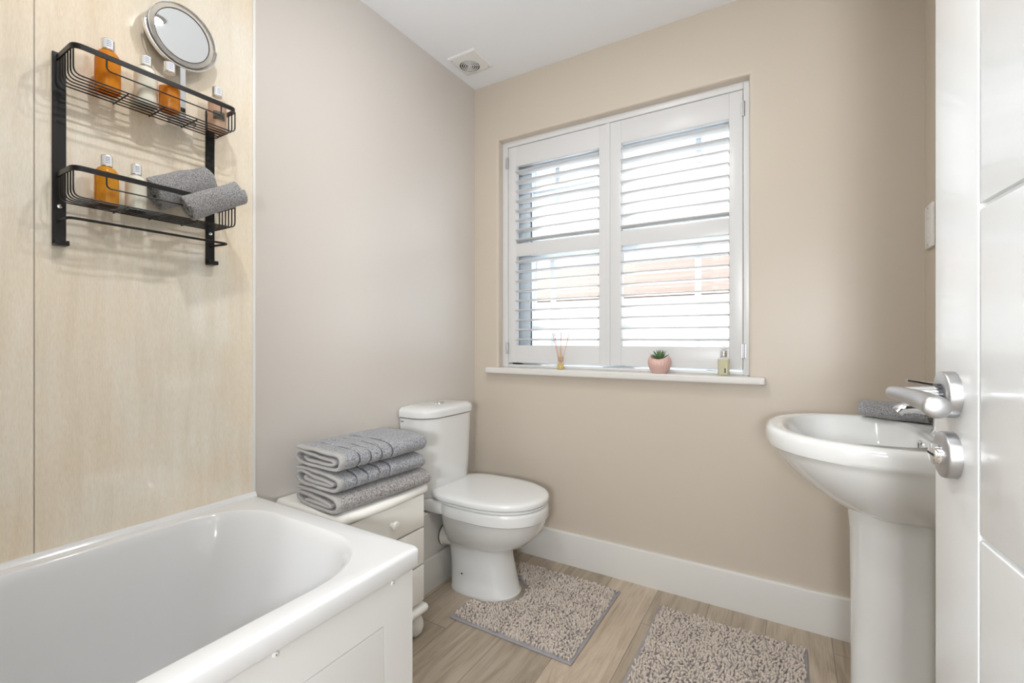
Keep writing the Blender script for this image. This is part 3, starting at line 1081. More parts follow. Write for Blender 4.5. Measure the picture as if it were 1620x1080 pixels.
def fold_path(w, h, t, style):
    """section of a folded towel seen on its rolled end"""
    r = w / 2
    g = t / 2
    if style == 0:
        pts = [(-r + 0.010, h - g - 0.001), (-r * 0.3, h - g + 0.001), (r * 0.45, h - g - 0.002), (r - 0.022, h - g - 0.006), (r - 0.006, h * 0.62), (r - 0.008, h * 0.34),
               (r - 0.030, g + 0.001), (r * 0.2, g), (-r * 0.4, g), (-r + 0.030, g + 0.002), (-r + 0.010, h * 0.32), (-r + 0.012, h * 0.55), (-r + 0.034, h - 2.6 * g), (-r * 0.2, h - 3.2 * g - 0.003),
               (r * 0.35, h - 3.3 * g - 0.005), (r - 0.045, h - 3.6 * g - 0.006), (r - 0.034, h * 0.44), (r - 0.052, 3.1 * g + 0.001), (r * 0.1, 3.0 * g + 0.001), (-r * 0.4, 3.1 * g + 0.001), (-r + 0.052, h * 0.46)]
    else:
        pts = [(-r + 0.006, h - g - 0.004), (-r * 0.3, h - g), (r * 0.45, h - g - 0.002), (r - 0.024, h - g - 0.004), (r - 0.006, h * 0.60), (r - 0.010, h * 0.32),
               (r - 0.034, g + 0.001), (r * 0.2, g), (-r * 0.4, g + 0.001), (-r + 0.036, g + 0.004), (-r + 0.008, h * 0.42), (-r + 0.030, h * 0.60), (-r * 0.2, h * 0.58), (r * 0.3, h * 0.50), (r - 0.045, h * 0.44), (r - 0.05, h * 0.36), (r * 0.25, 3.1 * g), (-r * 0.3, 3.2 * g), (-r + 0.06, h * 0.30)]
    return catmull(pts, 7)


TZ = 0.5398
grp = None
towel('bath_towel', 'lowest grey towel of the folded stack, plain and fluffy, on cream chest', TZ, math.radians(-5), (0.212, -0.925), fold_path(0.236, 0.060, 0.0130, 1), 0.0115, M['terry'], None, 0.372, 'folded bath towels on the cream chest', 1.3)
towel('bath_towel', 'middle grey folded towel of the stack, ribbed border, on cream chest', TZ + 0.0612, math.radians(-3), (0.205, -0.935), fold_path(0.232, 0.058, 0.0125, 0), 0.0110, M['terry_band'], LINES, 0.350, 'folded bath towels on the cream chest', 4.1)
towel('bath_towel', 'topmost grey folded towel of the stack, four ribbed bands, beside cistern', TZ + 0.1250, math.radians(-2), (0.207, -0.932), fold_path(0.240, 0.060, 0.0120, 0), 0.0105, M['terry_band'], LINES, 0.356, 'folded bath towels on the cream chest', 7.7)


def rolled_towel(label, length, rx, rz_, turns, mtx, seed, group=None, bands=True, drop=None):
    pts = []
    n = int(26 * turns)
    t0 = 0.0085
    for k in range(n + 1):
        a = 2 * PI * k / 26
        f = 0.22 + 0.78 * k / n
        pts.append((rx * f * math.cos(a), rz_ * f * math.sin(a)))
    path = np.array(pts)
    ln = [length / 2 - 0.040, length / 2 - 0.028, length / 2 - 0.020] if bands else None
    fn = (lambda y: sum(-0.0015 * math.exp(-((y - g) / 0.0022) ** 2) for g in ln)) if bands else None
    def warp(p):
        x, y, z = p
        return (x + nz((x + seed, y, z), 18, 0.004), y + nz((x * 40, z * 40, seed), 1, 0.003), z + nz((x, y + seed, z), 16, 0.004))
    b = ribbon(path, min(rx, rz_) * 0.78 / turns * 0.80, -length / 2, length / 2, 46, fn, warp)
    b.v = [tuple(mtx @ Vector(v)) for v in b.v]
    if drop is not None:
        dz = drop - min(v[2] for v in b.v)
        b.v = [(x, y, z + dz) for x, y, z in b.v]
    o = b.build('hand_towel', M['flannel'], None, smooth=True, angle=80)
    return tag(o, label, 'towel', group)

# ------------------------------------------------------------------ toilet
TY = -0.368
toi = empty('toilet', (0.0, TY, 0.0))
tag(toi, 'white close coupled toilet with lid down, beside the cream chest', 'toilet')
def egg(xb, xf, w, z, rb=0.04, p=2.2, n=44, back=0.8):
    """plan outline: squarish back at xb, rounded nose at xf"""
    pts = []
    xm = xb + (xf - xb) * 0.48
    for i in range(n):
        a = 2 * PI * i / n
        c, s = math.cos(a), math.sin(a)
        if c >= 0:
            e = 2 / p
            x = xm + (xf - xm) * abs(c) ** e
            y = w * math.copysign(abs(s) ** e, s)
        else:
            e = 2 / 4.5
            x = xm - (xm - xb) * abs(c) ** e
            y = w * math.copysign(abs(s) ** e, s) * (1 - (1 - back) * abs(c) ** 1.5)
        pts.append((x, y, z))
    return pts
pan = MB()
pl = [egg(0.185, 0.484, 0.108, 0.0, back=0.9), egg(0.183, 0.486, 0.109, 0.010, back=0.9), egg(0.186, 0.478, 0.106, 0.018, back=0.9), egg(0.182, 0.466, 0.101, 0.07, back=0.9),
      egg(0.176, 0.452, 0.095, 0.13, back=0.9), egg(0.170, 0.444, 0.093, 0.175, back=0.95), egg(0.166, 0.452, 0.096, 0.192, back=0.95), egg(0.160, 0.492, 0.112, 0.206, back=0.9),
      egg(0.156, 0.530, 0.131, 0.228, back=0.85), egg(0.153, 0.565, 0.150, 0.262, back=0.8), egg(0.150, 0.589, 0.164, 0.30, back=0.78), egg(0.148, 0.600, 0.171, 0.330, back=0.78),
      egg(0.147, 0.603, 0.173, 0.3345, back=0.78), egg(0.146, 0.606, 0.179, 0.3385, back=0.80), egg(0.146, 0.606, 0.180, 0.370, back=0.80), egg(0.148, 0.603, 0.178, 0.381, back=0.80), egg(0.152, 0.598, 0.173, 0.385, back=0.80)]
pan.loft(pl)
pan.build('pan', M['ceramic'], toi, smooth=True, angle=40)
# rear ledge that carries the cistern
lp = []
for o, z in ((-0.006, 0.332), (0.0, 0.338), (0.0, 0.378), (-0.003, 0.384), (-0.008, 0.386)):
    lp.append(rrect(0.003, 0.24 + o, -0.160 - o, 0.160 + o, (0.05, 0.05, 0.01, 0.01), z))
MB().loft(lp).build('cistern_ledge', M['ceramic'], toi, smooth=True, angle=50)
sl = [egg(0.135, 0.598, 0.176, 0.3865, back=0.84), egg(0.132, 0.602, 0.180, 0.389, back=0.84), egg(0.132, 0.602, 0.180, 0.396, back=0.84), egg(0.135, 0.598, 0.177, 0.3985, back=0.84)]
MB().loft(sl).build('seat', M['seat'], toi, smooth=True, angle=50)
ll = [egg(0.112, 0.603, 0.182, 0.4005, back=0.82), egg(0.108, 0.607, 0.186, 0.403, back=0.82), egg(0.107, 0.608, 0.187, 0.414, back=0.82), egg(0.109, 0.605, 0.185, 0.4205, back=0.82), egg(0.116, 0.597, 0.178, 0.4245, back=0.82),
      egg(0.14, 0.575, 0.150, 0.427, back=0.86), egg(0.22, 0.48, 0.08, 0.4285, back=0.86)]
MB().loft(ll).build('lid', M['seat'], toi, smooth=True, angle=50)
for s in (-0.075, 0.075):
    MB().lathe([(0.013, -0.025), (0.013, 0.025)], 20, (0.118, s, 0.395), 'y').build('lid_hinge', M['seat'], toi, smooth=True)
def cist(hw, xf, z, r=0.085):
    cy_ = -0.020
    q = rrect(0.004, xf, -hw, hw, (r, r, 0.012, 0.012), z, n=10, m=8)
    return [(x + 0.010 * (1 - (y / hw) ** 2) * (x / xf), y + cy_, zz) for x, y, zz in q]
ci = [cist(0.158, 0.150, 0.3865), cist(0.162, 0.154, 0.393), cist(0.170, 0.158, 0.50), cist(0.179, 0.163, 0.726)]
cis = MB().loft(ci).build('cistern', M['ceramic'], toi, smooth=True, angle=40)
cl = [cist(0.179, 0.163, 0.7285), cist(0.184, 0.168, 0.731), cist(0.185, 0.169, 0.752), cist(0.183, 0.167, 0.760), cist(0.176, 0.160, 0.766), cist(0.165, 0.140, 0.771, 0.06), cist(0.09, 0.11, 0.774, 0.04)]
lid = MB().loft(cl).build('cistern_lid', M['ceramic'], cis, smooth=True, angle=40)
MB().lathe([(0.024, 0.7725), (0.024, 0.778), (0.021, 0.7795), (0.003, 0.7795)], 32, (0.08, -0.020, 0)).build('flush_button', M['chrome'], cis, smooth=True)
mk = MB()
for k in range(4):
    mk.box(0.018 + k * 0.0042, 0.0212 + k * 0.0042, -0.2005, -0.1985, 0.7105, 0.7140)
mk.build('maker_mark', M['darkprint'], cis)
MB().lathe([(0.0035, 0), (0.0035, 0.002)], 10, (0.272, -0.1045, 0.0834), 'y').build('fixing_hole', M['hole'], toi)
wc = MB().lathe([(0.040, 0.136), (0.047, 0.140), (0.047, 0.150), (0.042, 0.153), (0.040, 0.20)], 28, (0, -0.052, 0.205), 'x')
wco = wc.build('waste_connector', M['white'], toi, smooth=True)
MB().lathe([(0.0472, 0.1405), (0.0480, 0.143), (0.0472, 0.1455)], 28, (0, -0.052, 0.205), 'x', False, False).build('rubber_ring', M['rubber'], wco, smooth=True)

# ------------------------------------------------------------------ chenille mats
def chenille(inside, x0, x1, y0, y1, sp, seed, ztop):
    r = np.random.default_rng(seed)
    xs = np.arange(x0, x1, sp)
    ys = np.arange(y0, y1, sp)
    gx, gy = np.meshgrid(xs, ys)
    pts = np.stack([gx.ravel(), gy.ravel()], 1) + r.uniform(-0.45, 0.45, (gx.size, 2)) * sp
    pts = np.array([p for p in pts if inside(p[0], p[1])])
    n = len(pts)
    ns, nr = 6, 6
    # clumped lean direction
    from mathutils import noise
    th = np.array([noise.noise(Vector((p[0] * 16, p[1] * 16, seed))) * 5.0 + noise.noise(Vector((p[0] * 45, p[1] * 45, seed + 5))) * 2.5 for p in pts]) + r.normal(0, 0.6, n)
    lean = r.uniform(0.25, 0.95, n)
    ln = r.uniform(0.011, 0.017, n)
    rad = r.uniform(0.0034, 0.0042, n)
    curl = r.uniform(0.1, 0.9, n)
    d = np.stack([np.cos(th), np.sin(th), np.zeros(n)], 1)
    side = np.stack([-np.sin(th), np.cos(th), np.zeros(n)], 1)
    V = np.zeros((n, nr, ns, 3))
    pr = [0.75, 0.95, 1.0, 1.0, 0.85, 0.35]
    tt = [0.0, 0.25, 0.5, 0.75, 0.93, 1.0]
    base = np.stack([pts[:, 0], pts[:, 1], np.full(n, ztop)], 1)
    for k in range(nr):
        t = tt[k]
        ang_ = lean * t + curl * t * t * 0.6
        hor = ln * t * np.sin(lean * 0.6 + curl * t * 0.4)
        ver = ln * t * np.cos(lean * 0.6 + curl * t * 0.4)
        c = base + d * hor[:, None]
        c[:, 2] += ver
        u = np.cos(ang_)[:, None] * d - np.sin(ang_)[:, None] * np.array([0, 0, 1.0])
        for i in range(ns):
            a = 2 * PI * i / ns
            V[:, k, i] = c + (u * math.cos(a) + side * math.sin(a)) * (rad * pr[k])[:, None]
    V = V.reshape(-1, 3)
    idx = np.arange(n)[:, None] * (nr * ns)
    F = []
    for k in range(nr - 1):
        for i in range(ns):
            j = (i + 1) % ns
            F.append(idx + np.array([k * ns + i, k * ns + j, (k + 1) * ns + j, (k + 1) * ns + i])[None])
    cap = idx + np.arange((nr - 1) * ns, nr * ns)[None]
    quads = np.concatenate(F)
    nq, ncap = len(quads), len(cap)
    me = bpy.data.meshes.new('pile')
    me.vertices.add(len(V))
    me.vertices.foreach_set('co', V.astype(np.float32).ravel())
    li = np.concatenate([quads.ravel(), cap.ravel()]).astype(np.int32)
    me.loops.add(len(li))
    me.loops.foreach_set('vertex_index', li)
    me.polygons.add(nq + ncap)
    starts = np.concatenate([np.arange(nq) * 4, nq * 4 + np.arange(ncap) * ns]).astype(np.int32)
    me.polygons.foreach_set('loop_start', starts)
    me.polygons.foreach_set('use_smooth', np.ones(nq + ncap, dtype=bool))
    me.update(calc_edges=True)
    me.validate()
    return me


def bath_mat(label, x0, x1, y0, y1, outline, inside, seed):
    o = empty('bath_mat', (x0, y0, 0.0))
    tag(o, label, 'bath mat', None)
    b = MB().loft([[(x - x0, y - y0, z) for x, y in outline] for z in (0.0005, 0.0070)])
    b.build('backing', M['matback'], o, bevel=0.0015, seg=1)
    me = chenille(lambda x, y: inside(x, y), x0 + 0.004, x1 - 0.004, y0 + 0.006, y1 - 0.006, 0.0088, seed, 0.006)
    me.materials.append(M['chenille'])
    p = bpy.data.objects.new('pile', me)
    COL.objects.link(p)
    me.transform(Matrix.Translation((-x0, -y0, 0)))
    p.parent = o
    p['kind'] = 'stuff'
    return o

MX0, MX1, MY0, MY1 = 0.336, 0.840, -0.632, -0.122
cut_c, cut_r, cut_x = TY, 0.124, 0.378
def mat1_in(x, y, m=0.010):
    if not (MX0 + m < x < MX1 - m and MY0 + m < y < MY1 - m):
        return False
    if x < cut_x and abs(y - cut_c) < cut_r + m:
        return False
    return math.hypot(x - cut_x, y - cut_c) > cut_r + m
ol = [(MX0, MY0), (MX1, MY0), (MX1, MY1), (MX0, MY1), (MX0, cut_c + cut_r)]
for k in range(17):
    a = PI / 2 - PI * k / 16
    ol.append((cut_x + cut_r * math.cos(a), cut_c + cut_r * math.sin(a)))
ol.append((MX0, cut_c - cut_r))
m1 = bath_mat('taupe chenille mat cut out around the toilet pedestal', MX0, MX1, MY0, MY1, ol, mat1_in, 3)
NX0, NX1, NY0, NY1 = 1.006, 1.500, -0.96, -0.146
m2 = bath_mat('taupe chenille mat lying on the planks in front of the basin', NX0, NX1, NY0, NY1, [(NX0, NY0), (NX1, NY0), (NX1, NY1), (NX0, NY1)],
              lambda x, y: NX0 + 0.012 < x < NX1 - 0.012 and NY0 + 0.012 < y < NY1 - 0.012, 9)

# ------------------------------------------------------------------ pedestal basin
BY = -0.566
bas = empty('pedestal_basin', (RX, BY, 0.0))
tag(bas, 'white pedestal washbasin by the open door', 'basin')
def bl(xf, w, z, xb=-0.002, p=2.35, n=64):
    """plan outline of the basin: flat back on the wall, oval front (local, wall at x=0)"""
    pts = []
    xm = -0.17
    for i in range(n):
        a = 2 * PI * i / n
        c, s = math.cos(a), math.sin(a)
        if c <= 0:
            e = 2 / p
            x = xm - (xm - xf) * abs(c) ** e
            y = w * math.copysign(abs(s) ** e, s)
        else:
            e = 2 / 5.0
            x = xm + (xb - xm) * abs(c) ** e
            y = w * math.copysign(abs(s) ** e, s) * (1 - 0.10 * abs(c) ** 2)
        pts.append((x, y, z))
    return pts
F0 = 1.392 - RX
bb = []
bb.append(bl(-0.235, 0.085, 0.640, p=2.2))
bb.append(bl(-0.262, 0.105, 0.648, p=2.2))
bb.append(bl(-0.300, 0.145, 0.666, p=2.2))
bb.append(bl(-0.340, 0.184, 0.694, p=2.2))
bb.append(bl(-0.375, 0.214, 0.724, p=2.25))
bb.append(bl(-0.402, 0.235, 0.753, p=2.3))
bb.append(bl(-0.420, 0.248, 0.779, p=2.35))
bb.append(bl(-0.430, 0.2535, 0.7935))
bb.append(bl(-0.436, 0.2575, 0.7965))
bb.append(bl(F0, 0.2595, 0.806))
bb.append(bl(F0, 0.2600, 0.826))
bb.append(bl(F0 + 0.003, 0.2575, 0.836))
bb.append(bl(F0 + 0.010, 0.252, 0.8405))
bb.append(bl(F0 + 0.020, 0.244, 0.841))
def bowl(xf, xb, w, z, n=64):
    xm = (xf + xb) / 2
    h = (xb - xf) / 2
    pts = []
    for i in range(n):
        a = 2 * PI * i / n
        c, s = math.cos(a), math.sin(a)
        e = 0.52 if c > 0 else 0.88
        f = 0.62 if c > 0 else 0.88
        pts.append((xm + h * math.copysign(abs(c) ** e, c), w * math.copysign(abs(s) ** f, s), z))
    return pts
bb.append(bowl(F0 + 0.036, -0.104, 0.216, 0.8405))
bb.append(bowl(F0 + 0.042, -0.108, 0.211, 0.837))
bb.append(bowl(F0 + 0.050, -0.112, 0.204, 0.825))
bb.append(bowl(F0 + 0.068, -0.116, 0.186, 0.785))
bb.append(bowl(F0 + 0.100, -0.126, 0.150, 0.745))
bb.append(bowl(F0 + 0.155, -0.175, 0.085, 0.722))
bb.append(bowl(F0 + 0.195, -0.215, 0.025, 0.716))
MB().loft(bb).build('bowl', M['ceramic'], bas, smooth=True, angle=42)
pd = []
for xf, w, z in ((-0.275, 0.105, 0.0), (-0.272, 0.103, 0.02), (-0.258, 0.092, 0.06), (-0.250, 0.086, 0.20), (-0.250, 0.084, 0.42), (-0.252, 0.088, 0.58), (-0.258, 0.092, 0.662)):
    q = []
    for i in range(40):
        a = 2 * PI * i / 40
        c, s = math.cos(a), math.sin(a)
        xm = -0.15
        if c < 0:
            q.append((xm + (xm - xf) * c, w * s, z))
        else:
            q.append((xm + 0.06 * abs(c) ** 0.4, w * math.copysign(abs(s) ** 0.6, s), z))
    pd.append(q)
MB().loft(pd).build('pedestal', M['ceramic'], bas, smooth=True, angle=50)
ov = MB().lathe([(0.0055, 0.0), (0.0075, 0.0), (0.0075, 0.004), (0.0055, 0.005), (0.0055, 0.0)], 24, (0, 0, 0), '-x', False, False)
ov.v = [(x - 0.1135, y * 1.05, z * 1.6 + 0.810) for x, y, z in ov.v]
ov.build('overflow_ring', M['chrome'], bas, smooth=True)
oh = MB().lathe([(0.0056, 0.0), (0.0056, 0.001)], 20, (0, 0, 0), '-x')
oh.v = [(x - 0.1133, y * 1.05, z * 1.6 + 0.810) for x, y, z in oh.v]
oh.build('overflow_hole', M['hole'], bas)
MB().lathe([(0.022, 0.717), (0.022, 0.7195), (0.016, 0.721)], 24, (F0 + 0.205 - 0.0, 0, 0)).build('drain', M['chrome'], bas, smooth=True)
# mirror on the wall above the basin (seen reflected in the glossy wall panel)
wm = empty('wall_mirror', (RX, -0.566, 1.0))
tag(wm, 'frameless wall mirror above the basin, reflecting the shutters', 'mirror')
MB().box(-0.018, -0.0005, -0.232, 0.232, 0.0, 0.645).build('backing', M['white'], wm, bevel=0.001, seg=1)
MB().box(-0.022, -0.0185, -0.2335, 0.2335, -0.0015, 0.6465).build('mirror_glass', M['mirror'], wm, bevel=0.0015, seg=1)

# mixer tap
tp = empty('mixer_tap', (RX - 0.070, BY, 0.8405))
tag(tp, 'chrome mixer tap on the basin deck behind the door handle', 'tap')
MB().lathe([(0.026, 0.0), (0.026, 0.006), (0.022, 0.012), (0.0205, 0.075), (0.0215, 0.098), (0.018, 0.106)], 32).build('body', M['chrome'], tp, smooth=True, angle=50)
spp = [(0.0, 0, 0.046), (-0.03, 0, 0.056), (-0.055, 0, 0.060), (-0.078, 0, 0.056), (-0.088, 0, 0.047)]
MB().tube([tuple(p) for p in catmull(spp, 5)], [0.0135] * 15 + [0.0125] * 6, 20).build('spout', M['chrome'], tp, smooth=True)
lvp = []
for k in range(9):
    t = k / 8
    lvp.append([(0.012 - 0.082 * t, sy * (0.016 - 0.004 * t), 0.111 + 0.014 * t + sz * (0.0075 - 0.004 * t)) for sy, sz in ((-1, -0.5), (-0.6, -1), (0.6, -1), (1, -0.5), (1, 0.5), (0.6, 1), (-0.6, 1), (-1, 0.5))])
MB().loft(lvp).build('lever', M['chrome'], tp, smooth=True, angle=50)
# rolled hand towel on the far back corner of the basin
d = Vector((0.90, -0.44, 0)).normalized()
m = Matrix.Translation((1.712, -0.368, 0.8405 + 0.0335)) @ Matrix(((-d.y, d.x, 0, 0), (d.x, d.y, 0, 0), (0, 0, 1, 0), (0, 0, 0, 1)))
mx = Matrix(((d.y, d.x, 0, 0), (-d.x, d.y, 0, 0), (0, 0, 1, 0), (0, 0, 0, 1)))
rolled_towel('grey rolled hand towel lying on the basin rim', 0.155, 0.040, 0.0235, 2.3, Matrix.Translation((1.700, -0.374, 0.8405 + 0.0335)) @ mx, 5.5, bands=False, drop=0.8412)

# ------------------------------------------------------------------ black wall rack
rk = empty('wall_rack', (PT, -1.484, 1.28))
tag(rk, 'black metal two tier bathroom rack screwed to the beige wall panel', 'rack')
RK = Vector((PT, -1.484, 1.28))
def rb(b, name, mt=None, parent=rk, **k):
    b.v = [(x - RK.x, y - RK.y, z - RK.z) for x, y, z in b.v]
    return b.build(name, mt or M['black'], parent, **k)
YL, YR = -1.645, -1.322
for yy in (YL, YR):
    post = rb(MB().box(PT + 0.0004, PT + 0.0044, yy - 0.012, yy + 0.012, 1.281, 1.724).box(PT + 0.0004, PT + 0.026, yy - 0.012, yy + 0.012, 1.279, 1.283).box(PT + 0.0225, PT + 0.0265, yy - 0.012, yy + 0.012, 1.279, 1.290), 'post', bevel=0.0008, seg=1)
    for zz in (1.7165, 1.370):
        rb(MB().lathe([(0.0050, 0), (0.0046, 0.0018), (0.002, 0.0030)], 16, (PT + 0.0043, yy, zz), 'x'), 'screw', M['chrome'], post, smooth=True)
BD = 0.104   # basket depth
def basket(zr):
    y0, y1 = YL - 0.002, YR + 0.026
    y0 = -1.6485
    y1 = -1.300
    x1 = PT + BD
    rail = arc_fillet([(PT + 0.004, y0, zr), (x1, y0, zr), (x1, y1, zr), (PT + 0.004, y1, zr)], 0.020, 6)
    rl = MB()
    loops = []
    P = [Vector(p) for p in rail]
    for i, p in enumerate(P):
        t = (P[min(i + 1, len(P) - 1)] - P[max(i - 1, 0)]).normalized()
        nrm = Vector((t.y, -t.x, 0))
        loops.append([tuple(p + nrm * sx * 0.0017 + Vector((0, 0, sz * 0.0058))) for sx, sz in ((-1, -1), (1, -1), (1, 1), (-1, 1))])
    bk = rb(rl.loft(loops), 'basket', smooth=True, angle=30)
    zb = zr - 0.0625
    w = 0.0017
    nl = 6
    for i in range(nl):
        x = PT + 0.014 + (BD - 0.020) * i / (nl - 1)
        pth = arc_fillet([(x, y0 + 0.002, zr - 0.004), (x, y0 + 0.002, zb), (x, y1 - 0.002, zb), (x, y1 - 0.002, zr - 0.004)], 0.016, 5)
        rb(MB().tube(pth, w, 8), 'wire', parent=bk, smooth=True)
    for yy in (y0 + 0.10, (y0 + y1) / 2, y1 - 0.10):
        rb(MB().tube([(PT + 0.012, yy, zb - 0.0030), (x1 - 0.006, yy, zb - 0.0030)], w, 8), 'cross_wire', parent=bk, smooth=True)
    gp = arc_fillet([(x1, y0 + 0.058, zr - 0.003), (x1, y0 + 0.058, zr - 0.031), (x1, y1 - 0.042, zr - 0.031), (x1, y1 - 0.042, zr - 0.003)], 0.010, 5)
    rb(MB().tube(gp, w, 8), 'guard_wire', parent=bk, smooth=True)
    return zb
ZB1 = basket(1.7115)
ZB2 = basket(1.4420)
tb = arc_fillet([(PT + 0.004, YL, 1.338), (PT + 0.062, YL, 1.338), (PT + 0.062, -1.300, 1.338), (PT + 0.004, YR, 1.334)], 0.016, 6)
rb(MB().tube(tb, 0.0032, 10), 'towel_bar', smooth=True)

# ------------------------------------------------------------------ toiletries
def bottle(label, y, x, zb, fluid, kind='full', s=1.0, cap_h=0.027, group='toiletry bottles on the black rack'):
    o = empty('toiletry_bottle', (x, y, zb))
    tag(o, label, 'bottle', group)
    r = 0.0242 * s
    H = 0.098 * s
    prof = [(r * 0.86, 0.0), (r * 0.97, 0.0012), (r, 0.004), (r, H - 0.026 * s), (r * 0.97, H - 0.018 * s), (r * 0.86, H - 0.009 * s), (r * 0.68, H - 0.003 * s), (0.0105 * s, H), (0.0100 * s, H + 0.003)]
    if kind == 'full':
        MB().lathe(prof, 40).build('body', fluid, o, smooth=True, angle=60)
    else:
        MB().lathe(prof, 40).build('body', M['clear'], o, smooth=True, angle=60)
        lev = 0.60 if kind == 'half' else 0.86
        q = [(rr * 0.93, max(h, 0.003)) for rr, h in prof if h < H * lev] + [(r * 0.93 * (1 if lev < 0.7 else 0.9), H * lev)]
        MB().lathe(q, 40).build('liquid', fluid, o, smooth=True, angle=60)
    c = MB().lathe([(0.0122 * s, H + 0.0015), (0.0125 * s, H + 0.003), (0.0125 * s, H + cap_h - 0.001), (0.0118 * s, H + cap_h), (0.003, H + cap_h)], 36)
    cap = c.build('cap', M['silvercap'], o, smooth=True, angle=40)
    # white wrap label on the side turned to the room, with faint print
    lb, pr = MB(), MB()
    rr = 0.0127 * s
    lo = []
    for k in range(9):
        a = math.radians(-58 + 58 * k / 8 * 1.55)
        lo.append([(rr * math.cos(a), rr * math.sin(a), H + 0.0035), (rr * math.cos(a), rr * math.sin(a), H + cap_h - 0.0015)])
    lb.loft(lo, False, False, close=False)
    cl_ = lb.build('cap_label', M['label'], cap, smooth=True)
    for zz in (0.008, 0.0125, 0.0165, 0.0205):
        l2 = []
        for k in range(5):
            a = math.radians(-26 + 40 * k / 4)
            l2.append([((rr + 0.0002) * math.cos(a), (rr + 0.0002) * math.sin(a), H + zz), ((rr + 0.0002) * math.cos(a), (rr + 0.0002) * math.sin(a), H + zz + 0.0018)])
        pr.loft(l2, False, False, close=False)
    pr.build('cap_print', M['print'], cl_)
    if kind != 'full':
        l3 = MB()
        lo = []
        for k in range(9):
            a = math.radians(-50 + 70 * k / 8)
            lo.append([((r + 0.0003) * math.cos(a), (r + 0.0003) * math.sin(a), H * 0.28), ((r + 0.0003) * math.cos(a), (r + 0.0003) * math.sin(a), H * 0.52)])
        if kind == 'pale':
            l3.loft(lo, False, False, close=False)
            l3.build('body_label', M['darkprint'], o, smooth=True)
    return o
z1, z2 = ZB1 + 0.0018, ZB2 + 0.0018
bottle('amber gel bottle on the upper rack, beside the end post', -1.573, PT + 0.055, z1, M['orange'])
bottle('milky white lotion bottle on the upper rack, next to amber bottle', -1.4975, PT + 0.055, z1, M['milk'])
bottle('half full amber bottle on the upper rack, below the round mirror', -1.4535, PT + 0.074, z1, M['orange'], 'half')
bottle('pale pink bottle at the upper rack end, past the mirror stand', -1.328, PT + 0.055, z1, M['pinkliquid'], 'pale')
bottle('golden gel bottle on the lower rack beside white lotion bottle', -1.575, PT + 0.055, z2, M['gold'], s=0.93)
bottle('white lotion bottle on the lower rack beside rolled grey towels', -1.5175, PT + 0.055, z2, M['milk'], s=0.90)

# rolled hand towels in the lower basket
def roll_mtx(c, axis, roll=0.0):
    ax = Vector(axis).normalized()
    zz = Vector((0, 0, 1))
    xx = ax.cross(zz).normalized()
    zz = xx.cross(ax)
    m = Matrix((xx, ax, zz)).transposed().to_4x4()
    return Matrix.Translation(c) @ m @ Matrix.Rotation(roll, 4, 'Y')
rolled_towel('larger grey rolled hand towel in the lower rack, beside white bottle', 0.158, 0.034, 0.040, 2.2, roll_mtx((PT + 0.043, -1.412, 1.470), (-0.06, 0.88, 0.47)), 2.2, 'rolled towels in the lower basket')
rolled_towel('smaller grey rolled hand towel poking over the lower rack end', 0.150, 0.026, 0.032, 2.0, roll_mtx((PT + 0.118, -1.368, 1.441), (0.10, 0.86, 0.50)), 8.2, 'rolled towels in the lower basket')

# ------------------------------------------------------------------ vanity mirror standing in the upper basket
mr = empty('vanity_mirror', (PT + 0.036, -1.408, z1))
tag(mr, 'round chrome swivel mirror standing in the upper rack basket', 'mirror')
zc = 1.884 - z1
rm = 0.0805
def ring_xz(r, n=64, x=0.0):
    return [(x, r * math.cos(2 * PI * k / n), zc + r * math.sin(2 * PI * k / n)) for k in range(n)]
MB().lathe([(rm - 0.014, -0.0045), (rm - 0.002, -0.0075), (rm, -0.006), (rm, 0.006), (rm - 0.002, 0.0075), (rm - 0.014, 0.0045), (rm - 0.014, -0.0045)], 72, (0, 0, zc), 'x', False, False).build('bezel', M['bezel'], mr, smooth=True, angle=40)
MB().tube(ring_xz(rm - 0.0145, 72, 0.005), 0.0009, 6, closed=True).build('inner_rim', M['darksteel'], mr, smooth=True)
MB().tube(ring_xz(rm - 0.001, 72, 0.0078), 0.0012, 6, closed=True).build('outer_rim', M['chrome'], mr, smooth=True)
MB().lathe([(0.0, 0.0040), (rm - 0.0145, 0.0040), (rm - 0.0145, -0.0040), (0.0, -0.0040)], 72, (0, 0, zc), 'x', False, False).build('mirror_glass', M['mirror'], mr, smooth=True, angle=40)
yk = []
for k in range(41):
    a = PI + 0.04 + (PI - 0.08) * k / 40
    q = rm + 0.0045
    yk.append([(sx, (q + d_) * math.cos(a), zc + (q + d_) * math.sin(a)) for sx, d_ in ((-0.006, 0), (0.006, 0), (0.006, 0.0022), (-0.006, 0.0022))])
yo = MB().loft(yk).build('yoke', M['chrome'], mr, smooth=True, angle=30)
for s in (-1, 1):
    MB().lathe([(0.0035, -0.004), (0.0035, 0.004)], 12, (0, s * (rm + 0.003), zc), 'y').build('pivot', M['chrome'], yo, smooth=True)
MB().box(-0.0045, 0.0045, -0.0070, 0.0070, 0.008, zc - rm - 0.0050).build('stem', M['chrome'], mr, bevel=0.001, seg=1)
MB().lathe([(0.0315, 0.0), (0.032, 0.002), (0.030, 0.006), (0.018, 0.010), (0.008, 0.011)], 48).build('base', M['bezel'], mr, smooth=True, angle=50)

